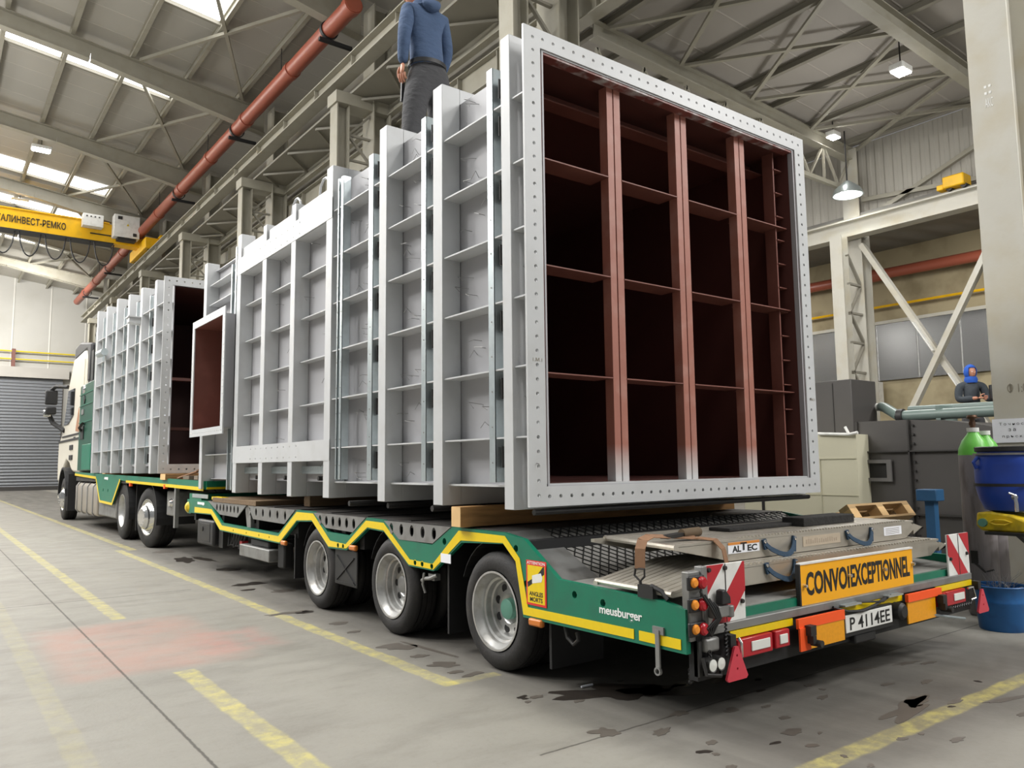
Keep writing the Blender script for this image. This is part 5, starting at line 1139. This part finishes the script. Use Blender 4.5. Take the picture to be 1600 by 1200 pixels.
o = B(); o.box(9.685,9.7,6.86,6.9,.02,1.05); o.obj('door_gap', INK, cbt); o = B(); o.box(9.69,9.7,5.45,7.15,1.28,1.29); o.box(9.69,9.7,5.95,5.96,.1,1.28); o.box(9.69,9.7,5.45,7.15,.8,.806); o.obj('panel_seam', mat('cream_seam', srgb(180,176,152), .6), cbt)
o = B(); o.tube([(9.68,5.95,1.625),(9.66,5.5,1.60),(9.66,5.38,1.62)], .02, 8); o.tube([(9.66,5.5,1.60),(9.68,5.56,1.70)], .018, 8); tag(o.obj('bent_bracket', WH), 'bent white bracket lying on the corner of the cream cabinet', 'bracket')
db = B().box(10.52,11.2,5.92,7.0,0,2.42).obj('dark_locker', TK, bev=.01); tag(db, 'tall dark grey sheet metal locker behind the cream cabinet', 'locker')
for y in (6.2,6.5): B().box(10.51,10.52,y,y+.01,.1,2.38).obj('panel_seam', TKD, db)
bs_ = thing('blue_stand', (9,4.2,0), 'blue steel roller stand in front of the dark tank', 'stand')
B().box(8.95,9.05,4.15,4.25,0,.82).obj('post', BLP2, bs_); B().box(8.9,9.1,4.1,4.32,.80,.93).obj('head_plate', BLP2, bs_, bev=.01); B().box(8.8,9.2,4.0,4.4,0,.03).obj('foot_plate', BLP2, bs_)
def bottle(x, y, label, h=1.29, r=.12, valve=True):
    t = thing('gas_bottle', (x,y,0), label, 'gas bottle', 'gas bottles at the painted column')
    B().lathe([(.0,r*.9),(.02,r),(h,r)], (x,y,0), 'z', 28).obj('body', CYL, t)
    B().lathe([(h,r),(h+.05,r*.96),(h+.12,r*.72),(h+.17,r*.4),(h+.19,r*.34)], (x,y,0), 'z', 28).obj('shoulder', LGN, t)
    B().lathe([(h+.19,.045),(h+.225,.045)], (x,y,0), 'z', 16).obj('neck_ring', WH, t)
    if not valve: return
    o = B(); o.lathe([(h+.225,.02),(h+.30,.02)], (x,y,0), 'z', 12); o.box(x-.03,x+.03,y-.015,y+.015,h+.245,h+.275); o.lathe([(h+.30,.035),(h+.315,.04),(h+.33,.035)], (x,y,0), 'z', 14); o.obj('valve', mat('brass_dark%d' % int(y*100), srgb(96,72,56), .45, .7, var=.2), t)
bottle(6.95,2.87,'green shouldered gas bottle standing in front of the column, further from the barrel')
bottle(7.2,2.885,'second green shouldered gas bottle, partly hidden by the blue barrel',1.27,.115,False)
o = B(); o.box(6.82,6.84,2.85,2.90,.42,.52); o.tube([(6.83,2.87,.42),(6.82,2.80,.36),(6.84,2.74,.38)], .008, 6); tag(o.obj('bottle_clip', BKM), 'dark clip and wire loop on the gas bottle above the bucket', 'clip')
sh = thing('column_shelf', (6.7,2.5,.7), 'thin steel shelf beside the cream column carrying the barrel', 'shelf')
B().box(6.42,8.0,2.2,2.62,.690,.712).obj('shelf_board', BKM, sh); B().bar((7.98,2.58,.2),(6.9,2.58,.68),.04,.04).obj('shelf_brace', BKM, sh); B().bar((7.98,2.25,.2),(6.9,2.25,.68),.04,.04).obj('shelf_brace', BKM, sh)
br = thing('blue_barrel', (6.66,2.52,.86), 'dented blue plastic barrel with black lid and tap', 'barrel')
bc = (6.66,2.52,0); o = B(); o.lathe([(.86,.14),(.87,.17),(.95,.205),(1.03,.222),(1.1,.226),(1.2,.224),(1.27,.215),(1.30,.20),(1.31,.20)], bc, 'z', 40)
for i, v in enumerate(o.v):   # pressed-in dent on the hall side
    d = Vector((v[0]-6.47, v[1]-2.45, (v[2]-1.12)*1.2)).length
    if d < .16: k = .05*(1-d/.16); o.v[i] = (v[0]+k, v[1]+k*.3, v[2])
o.obj('barrel_body', BLU, br)
B().lathe([(1.31,.205),(1.315,.215),(1.345,.215),(1.35,.205),(1.35,0)], bc, 'z', 36).obj('lid', BK, br)
B().lathe([(1.285,.212),(1.285,.226),(1.30,.226),(1.30,.212)], bc, 'z', 36, True).obj('clamp_ring', STL, br); B().lathe([(1.048,.224),(1.048,.234),(1.07,.234),(1.07,.224)], bc, 'z', 36, True).obj('strap_band', BKM, br)
o = B(); o.tube([(6.49,2.66,1.27),(6.46,2.68,1.23),(6.47,2.67,1.19),(6.50,2.65,1.20)], .014, 8); o.obj('carry_handle', BLU, br)
o = B(); o.tube([(6.47,2.42,.97),(6.40,2.385,.97),(6.395,2.38,.93),(6.395,2.38,.87)], .013, 8); o.ball((6.425,2.40,.975), .024, 10); o.tube([(6.42,2.4,.99),(6.40,2.43,1.005)], .008, 6); o.obj('tap', CHR, br)
jc = thing('yellow_canister', (6.55,2.52,.72), 'grimy yellow canister lying under the blue barrel', 'canister')
o = B(); o.prism([(2.30,.7125),(2.66,.7125),(2.70,.75),(2.69,.85),(2.60,.858),(2.45,.84),(2.36,.80),(2.31,.78)], 'x', 6.47, 6.82); o.obj('canister_body', YJ, jc, bev=.015)
B().lathe([(6.445,0),(6.445,.03),(6.47,.032)], (0,2.645,.775), 'x', 16).obj('screw_cap', HUB, jc); o = B(); o.tube([(6.465,2.60,.78),(6.455,2.56,.80),(6.455,2.49,.80),(6.465,2.45,.785),(6.455,2.49,.765),(6.455,2.56,.765),(6.465,2.60,.78)], .008, 6); o.obj('moulded_grip', YJ, jc)
o = B(); o.prism([(2.20,.715),(2.29,.715),(2.30,.86),(2.22,.87)], 'x', 6.5, 6.7); tag(o.obj('rag_bundle', WP, bev=.02), 'pale wrapped bundle beside the yellow canister', 'bundle')
bk = thing('blue_bucket', (6.44,2.55,0), 'scuffed blue metal bucket filled with wire by the column', 'bucket')
kc = (6.47,2.56,0); B().lathe([(.0,.0),(.0,.150),(.012,.155),(.19,.168),(.20,.172),(.215,.172),(.225,.168),(.31,.172),(.318,.178),(.324,.172),(.318,.164),(.10,.155),(.10,0)], kc, 'z', 40).obj('bucket_body', BLP, bk)
o = B(); R = random.Random(3)
for k in range(46):
    a = R.uniform(0,6.28); r0 = R.uniform(0,.12); p = Vector((kc[0]+r0*math.cos(a), kc[1]+r0*math.sin(a), .24)); d = Vector((R.uniform(-.13,.13), R.uniform(-.13,.13), R.uniform(.05,.19)))
    o.tube([p, p+d*.6+Vector((0,0,.02)), p+d], .0014, 4)
w_ = o.obj('wire_offcuts', STL, bk); w_['kind'] = 'stuff'
wp_ = thing('work_platform', (15.6,6.4,0), 'dark work platform behind the tank under the hooded person', 'platform')
B().box(14.6,16.6,5.4,7.4,1.15,1.22).obj('platform_deck', BKM, wp_)
for x in (14.65,16.5):
    for y in (5.45,7.3): B().box(x,x+.06,y,y+.06,0,1.15).obj('leg', BKM, wp_)
o = B().tube([(3.02,3.39,.008),(3.1,3.385,.008)], .006, 8); tag(o.obj('cigarette_butt', WP), 'small white stub on the floor beside the dark oil stain', 'stub')
# ================================================================== PEOPLE
def merge(name, parts, m, parent=None):
    b = B()
    for V, F in parts: b.add(V, F)
    return b.obj(name, m, parent, ang=180)
def hand(w, d, side, s=1., curl=.5, down=(0,0,-1), grip=None):
    """palm and five fingers: w wrist, d direction of the fingers, side = direction of the thumb"""
    w = Vector(w); d = Vector(d).normalized(); t = Vector(side); t = (t-d*t.dot(d)).normalized(); n = d.cross(t).normalized()
    if grip: n = n if n.dot(Vector(grip)) > 0 else -n
    out = [skin([(*w,.026*s,.020*s),(*(w+d*.045*s),.038*s,.017*s),(*(w+d*.088*s),.040*s,.015*s)], chain(3))]
    for i, (o_, l) in enumerate(((.030,.070),(.010,.080),(-.010,.074),(-.029,.058))):
        p = w+d*.080*s+t*o_*s; c = curl*(1+.15*i)
        q1 = p+(d*math.cos(c*.4)+n*math.sin(c*.4))*l*.45*s; q2 = q1+(d*math.cos(c)+n*math.sin(c))*l*.32*s; q3 = q2+(d*math.cos(c*1.6)+n*math.sin(c*1.6))*l*.26*s
        out.append(skin([(*p,.0095*s),(*q1,.0090*s),(*q2,.0085*s),(*q3,.0070*s)], chain(4)))
    p = w+d*.028*s+t*.024*s; q1 = p+(d*.6+t*.75+n*.25).normalized()*.038*s; q2 = q1+(d*.9+t*.3+n*.35).normalized()*.030*s; q3 = q2+(d*.95+n*.4).normalized()*.022*s
    out.append(skin([(*p,.013*s),(*q1,.011*s),(*q2,.0098*s),(*q3,.0078*s)], chain(4)))
    return out
def head(c, f, s=1.):
    """head with brow, nose, lips, chin and ears, looking along f"""
    c = Vector(c); f = Vector(f).normalized(); r = f.cross(Vector((0,0,1))).normalized(); u = r.cross(f)
    b = B(); b.ball((0,0,0), 1, 20)
    V = []
    for x, y, z in b.v:   # x right, y front, z up
        y2 = y*(.100 if y > 0 else .098); x2 = x*.076*(1-.18*max(0,-z)); z2 = z*.118
        if y > .2 and -.9 < z < -.3: y2 += .006*(1-abs(z+.6)/.3)
        if y > .75 and .05 < z < .3: y2 -= .006
        V.append(c+r*x2*s+f*y2*s+u*z2*s)
    parts = [(V, b.f)]
    L = lambda x,y,z: tuple(c+r*x*s+f*y*s+u*z*s)
    parts.append(skin([(*L(0,.094,.012),.009*s),(*L(0,.108,-.018),.012*s),(*L(0,.102,-.030),.014*s)], chain(3)))
    parts.append(skin([(*L(-.022,.088,-.055),.006*s),(*L(0,.097,-.054),.009*s),(*L(.022,.088,-.055),.006*s)], chain(3)))
    for q in (-1,1): parts.append(skin([(*L(q*.078,-.005,.018),.012*s,.006*s),(*L(q*.080,-.010,-.008),.014*s,.006*s),(*L(q*.074,-.002,-.028),.009*s,.005*s)], chain(3)))
    eyes = B()
    for q in (-1,1): eyes.ball(L(q*.031,.082,.012), .011*s, 10)
    return parts, eyes
# -- man standing on the casing, seen from behind
PX, PY_, PZ = 3.40, 5.68, 3.84
J = lambda a,b_,c: (PX+a, PY_+b_, PZ+c)
J0 = Vector(J(0,0,0))
body = [skin([(*J(-.02,0,.95),.12,.10),(*J(-.02,.02,1.12),.12,.09),(*J(-.03,.05,1.32),.14,.09),(*J(-.03,.06,1.44),.09,.07),(*J(-.04,.08,1.53),.055,.055),(*J(-.05,.10,1.58),.055,.055),
  (*J(-.19,.03,1.41),.055,.05),(*J(-.255,-.02,1.14),.045,.04),(*J(-.25,.02,.89),.036,.030),
  (*J(.15,.03,1.41),.055,.05),(*J(.22,.05,1.14),.045,.04),(*J(.20,.15,.92),.03,.026),
  (*J(-.10,0,.86),.085,.085),(*J(-.17,-.02,.50),.065,.065),(*J(-.21,-.03,.10),.045,.045),
  (*J(.07,.0,.86),.085,.085),(*J(.13,.06,.50),.06,.06),(*J(.12,.02,.10),.045,.045)],
  [(0,1),(1,2),(2,3),(3,4),(4,5),(3,6),(6,7),(7,8),(3,9),(9,10),(10,11),(0,12),(12,13),(13,14),(0,15),(15,16),(16,17)])]
hp, ey = head(J(-.07,.14,1.68), (-.75,.65,-.12))
body += hp + hand(J(-.25,.02,.90), (-.10,.03,-1), (-.3,1,.1), 1.12, .45, grip=(1,0,0)) + hand(J(.20,.15,.93), (.05,.3,-1), (-1,.3,0), 1.1, .7)
pm = merge('person', body, SKIN); tag(pm, 'person in blue hooded jersey and grey trousers standing on the large casing', 'person')
ey.obj('eyes', WH, pm)
jer = [skin([(*J(-.02,0,.80),.15,.12),(*J(-.02,0,.95),.175,.13),(*J(-.02,.01,1.08),.165,.12),(*J(-.03,.04,1.26),.18,.125),(*J(-.03,.05,1.40),.13,.095),(*J(-.035,.07,1.49),.075,.075),
  (*J(-.195,.03,1.41),.082,.075),(*J(-.26,-.02,1.14),.064,.060),(*J(-.255,.01,.97),.054,.050),(*J(-.25,.02,.885),.046,.044),
  (*J(.155,.03,1.41),.082,.075),(*J(.225,.05,1.14),.064,.060),(*J(.21,.13,.97),.050,.046)],
  [(0,1),(1,2),(2,3),(3,4),(4,5),(4,6),(6,7),(7,8),(8,9),(4,10),(10,11),(11,12)])]
merge('hooded_jersey', jer, JEAN, pm)
o = B(); o.lathe([(-.05,.085),(-.02,.125),(.03,.12),(.05,.095),(.02,.07)], J(-.02,.03,1.485), 'z', 24, True); o.obj('neck_collar', JEAN, pm)
hd = [skin([(*J(-.10,-.03,1.50),.05,.04),(*J(-.03,-.085,1.46),.075,.05),(*J(.0,-.095,1.40),.065,.04),(*J(.07,-.04,1.50),.05,.04)], [(0,1),(1,2),(1,3)])]
merge('folded_hood', hd, JEAN, pm)
tz = [skin([(*J(-.02,0,1.02),.13,.105),(*J(-.015,-.015,.86),.17,.145),(*J(-.105,-.01,.72),.135,.135),(*J(-.155,-.02,.50),.118,.115),(*J(-.185,-.03,.28),.10,.10),(*J(-.20,-.03,.03),.088,.09),
  (*J(.085,-.02,.72),.135,.14),(*J(.14,.06,.50),.11,.112),(*J(.13,.03,.28),.080,.080),(*J(.12,.02,.07),.074,.076)],
  [(0,1),(1,2),(2,3),(3,4),(4,5),(1,6),(6,7),(7,8),(8,9)])]
merge('work_trousers', tz, TROU, pm)
bl = B().lathe([(-.018,.150),(-.018,.158),(.018,.158),(.018,.150)], (0,0,0), 'z', 30, True); bl.v = [tuple(Vector(J(-.02,-.005,.915))+Vector((v[0]*1.12,v[1]*.95,v[2]))) for v in bl.v]; bl.obj('belt', BK, pm)
o = B(); o.bar(J(-.19,.13,.78), J(-.2,.12,.60), .03, .02); o.obj('tool_holster', BK, pm)
for x, y in ((-.21,-.03),(.12,.02)):
    merge('work_boot', [skin([(*J(x,y,.09),.062),(*J(x,y-.02,.035),.055,.04),(*J(x-.03,y+.13,.03),.048,.034),(*J(x-.04,y+.2,.026),.036,.026)], chain(4))], BK, pm)
hr = B(); hr.ball((0,0,0), 1, 18, (.086,.104,.10)); hr.v = [tuple(Vector(v)+Vector(J(-.055,.125,1.71))) for v in hr.v]; hr.obj('hair', HAIR, pm)
# -- hooded person working by the annex wall
QX, QY, QZ = 15.6, 6.42, 1.22
K = lambda a,b_,c: (QX+a, QY+b_, QZ+c)
# faces the camera side and slightly towards the cream column (-x, -y)
fd = Vector((-.78,-.62,-.12)); rt = Vector((.62,-.78,0))   # rt: towards the column
Kq = lambda r_, f_, z: (QX+rt.x*r_+fd.x*f_, QY+rt.y*r_+fd.y*f_, QZ+z)
armL = [Kq(.20,.0,1.40),Kq(.24,.06,1.16),Kq(.30,.30,1.13)]; armR = [Kq(-.20,.0,1.40),Kq(-.24,.06,1.14),Kq(.02,.30,1.16)]
body = [skin([(*Kq(0,0,.95),.12,.1),(*Kq(0,0,1.3),.14,.09),(*Kq(0,.01,1.44),.08,.07),(*Kq(0,.02,1.53),.055,.055),(*Kq(0,.03,1.58),.055,.055)]+[(*armR[0],.05),(*armR[1],.045),(*armR[2],.03)]+[(*armL[0],.05),(*armL[1],.045),(*armL[2],.03)]+[(*Kq(-.1,0,.86),.085),(*Kq(-.11,.02,.5),.06),(*Kq(-.12,0,.1),.045),(*Kq(.1,0,.86),.085),(*Kq(.11,.02,.5),.06),(*Kq(.12,0,.1),.045)],
  [(0,1),(1,2),(2,3),(3,4),(2,5),(5,6),(6,7),(2,8),(8,9),(9,10),(0,11),(11,12),(12,13),(0,14),(14,15),(15,16)])]
hp, ey = head(Kq(.0,.05,1.66), fd+rt*.35)
body += hp + hand(armR[2], rt*.9+fd*.3, (0,0,1), 1.1, .6) + hand(armL[2], rt*.3+fd*.8, (0,0,1), 1.1, .9)
p2 = merge('person', body, SKIN); tag(p2, 'person in blue hood and dark jacket working behind the dark tank', 'person')
ey.obj('eyes', WH, p2)
jk = [skin([(*Kq(0,0,.88),.175,.14),(*Kq(0,0,1.1),.18,.14),(*Kq(0,0,1.3),.19,.135),(*Kq(0,.01,1.42),.12,.1),(*Kq(0,.02,1.5),.08,.08)]+[(*armR[0],.09),(*armR[1],.075),(*[armR[1][i]*.2+armR[2][i]*.8 for i in range(3)],.055)]+[(*armL[0],.09),(*armL[1],.075),(*[armL[1][i]*.2+armL[2][i]*.8 for i in range(3)],.055)], [(0,1),(1,2),(2,3),(3,4),(3,5),(5,6),(6,7),(3,8),(8,9),(9,10)])]
merge('dark_jacket', jk, JACK, p2)
o = B(); c_ = Vector(Kq(0,.05,1.66)); o.ball((0,0,0), 1, 20); ff = (fd+rt*.35).normalized(); rr_ = ff.cross(Vector((0,0,1))).normalized(); uu = rr_.cross(ff)
V = []; keep = []
for x, y, z in o.v: V.append(c_+rr_*x*.108+ff*(y*.118-.015)+uu*(z*.145+.005))
o.v = [tuple(v) for v in V]; fs = [f for f in o.f if not (sum(((Vector(o.v[i])-c_).dot(ff)) for i in f)/len(f) > .055 and abs(sum(((Vector(o.v[i])-c_).dot(uu)) for i in f)/len(f)+.01) < .085)]
o.f = fs; o.m = [0]*len(fs); hh = o.obj('blue_hood', HOODB, p2, ang=180); so = hh.modifiers.new('thick', 'SOLIDIFY'); so.thickness = .012
B().lathe([(1.46,.10),(1.52,.115),(1.57,.10),(1.57,.085),(1.46,.085)], (Kq(0,.03,0)[0],Kq(0,.03,0)[1],QZ), 'z', 24, True).obj('hood_collar', HOODB, p2)
merge('work_trousers', [skin([(*Kq(0,0,.92),.15,.12),(*Kq(-.1,0,.74),.11),(*Kq(-.11,.02,.5),.09),(*Kq(-.12,0,.08),.075),(*Kq(.1,0,.74),.11),(*Kq(.11,.02,.5),.09),(*Kq(.12,0,.08),.075)], [(0,1),(1,2),(2,3),(0,4),(4,5),(5,6)])], TROU, p2)
for s_ in (-1,1): merge('work_boot', [skin([(*Kq(.12*s_,0,.08),.06),(*Kq(.12*s_,.05,.035),.05,.035),(*Kq(.12*s_,.17,.03),.045,.03)], chain(3))], BK, p2)
o = B(); a = Vector(Kq(.26,.42,1.12)); o.bar(a, a+Vector((0,0,.26)), .16, .10, up=tuple(fd)); o.tube([a+Vector((0,0,.26)), a+Vector((0,0,.40))], .02, 8); o.bar(a+Vector((0,0,-.06)), a, .1, .07, up=tuple(fd)); tag(o.obj('radio_controller', BK, bev=.01), 'dark boxy controller held by the hooded person', 'controller')
# ================================================================== CAMERA, LIGHT
yaw, pitch, roll = [math.radians(a) for a in (-37.0213, 5.9413, -.6428)]
fwd = Vector((-math.sin(yaw)*math.cos(pitch), math.cos(yaw)*math.cos(pitch), math.sin(pitch)))
rgt = Vector((math.cos(yaw), math.sin(yaw), 0)); upv = rgt.cross(fwd)
r2 = rgt*math.cos(roll)+upv*math.sin(roll); u2 = -rgt*math.sin(roll)+upv*math.cos(roll)
cd = bpy.data.cameras.new('camera'); cam = bpy.data.objects.new('camera', cd); COL.objects.link(cam)
M = Matrix((r2, u2, -fwd)).transposed().to_4x4(); M.translation = Vector((0,0,1.25)); cam.matrix_world = M
cd.sensor_width = 36; cd.lens = 1217.05/1600*36; cd.clip_start = .05; cd.clip_end = 300
SC.camera = cam
w = bpy.data.worlds.new('world'); SC.world = w; w.use_nodes = True
bg = w.node_tree.nodes['Background']; bg.inputs[0].default_value = (.96,.98,1,1); bg.inputs[1].default_value = .22
def area(name, loc, tgt, sx, sy, e, col=(1,.97,.92)):
    l = bpy.data.lights.new(name, 'AREA'); l.shape = 'RECTANGLE'; l.size = sx; l.size_y = sy; l.energy = e; l.color = col
    o = bpy.data.objects.new(name, l); COL.objects.link(o); o.location = loc
    o.rotation_euler = (Vector(tgt)-Vector(loc)).to_track_quat('-Z','Y').to_euler(); return o
# hall and bay area lights stand for high bay lamps; glow points are added fill
def glow(name, x, y, z, e, r=.6):
    l = bpy.data.lights.new(name, 'POINT'); l.energy = e; l.shadow_soft_size = r; l.color = (1,.98,.95)
    o = bpy.data.objects.new(name, l); COL.objects.link(o); o.location = (x,y,z)
for x in (-10, -6, -1):
    for y in (9, 16, 23, 30, 37, 44, 53):
        area('hall_light', (x,y,12.6), (x+1,y-1.5,0), 1.2, 1.2, 300, (1,.985,.96))
        glow('hall_glow', x, y+3, 10.5, 240)
for x, y in ((-7,10.5),(-4,12.5)): area('side_light', (x,y,11.0), (3,5,2), 1.2, 1.2, 420, (1,.985,.96))  # added without fixtures to brighten the casing's left side, not the webs
for x, y in ((7,-5),(12,-3),(9,-7)): area('rear_light', (x,y,8.5 if x > 8 else 11.5), (x-2,y+7,1), 1.2, 1.2, 400, (1,.985,.96)); glow('rear_glow', x, y, 7.5 if x > 8 else 10, 170)  # added without fixtures to light the end flange, clear of the left recesses
for y in (8, 16, 26, 40):
    area('bay_light', (14,y,8.2), (14,y,0), 1.0, 1.0, 170, (1,.98,.95)); glow('bay_glow', 14.8, y+.2, 6.4, 150, .5)
for x in (-8,-2,4): area('far_light', (x,49,11.5), (x,58,5), 1.2, 1.2, 700, (1,.985,.96))  # added without fixtures to brighten the far wall
area('annex_light', (21,8,7.0), (22.5,9,3), 1.0, 1.0, 110); area('annex_light', (21,16,7.0), (22.5,16,3), 1.0, 1.0, 110)
SC.view_settings.view_transform = 'Standard'; SC.view_settings.look = 'None'
SC.view_settings.exposure = 0.02; SC.view_settings.gamma = 1.0; SC.view_settings.use_curve_mapping = False
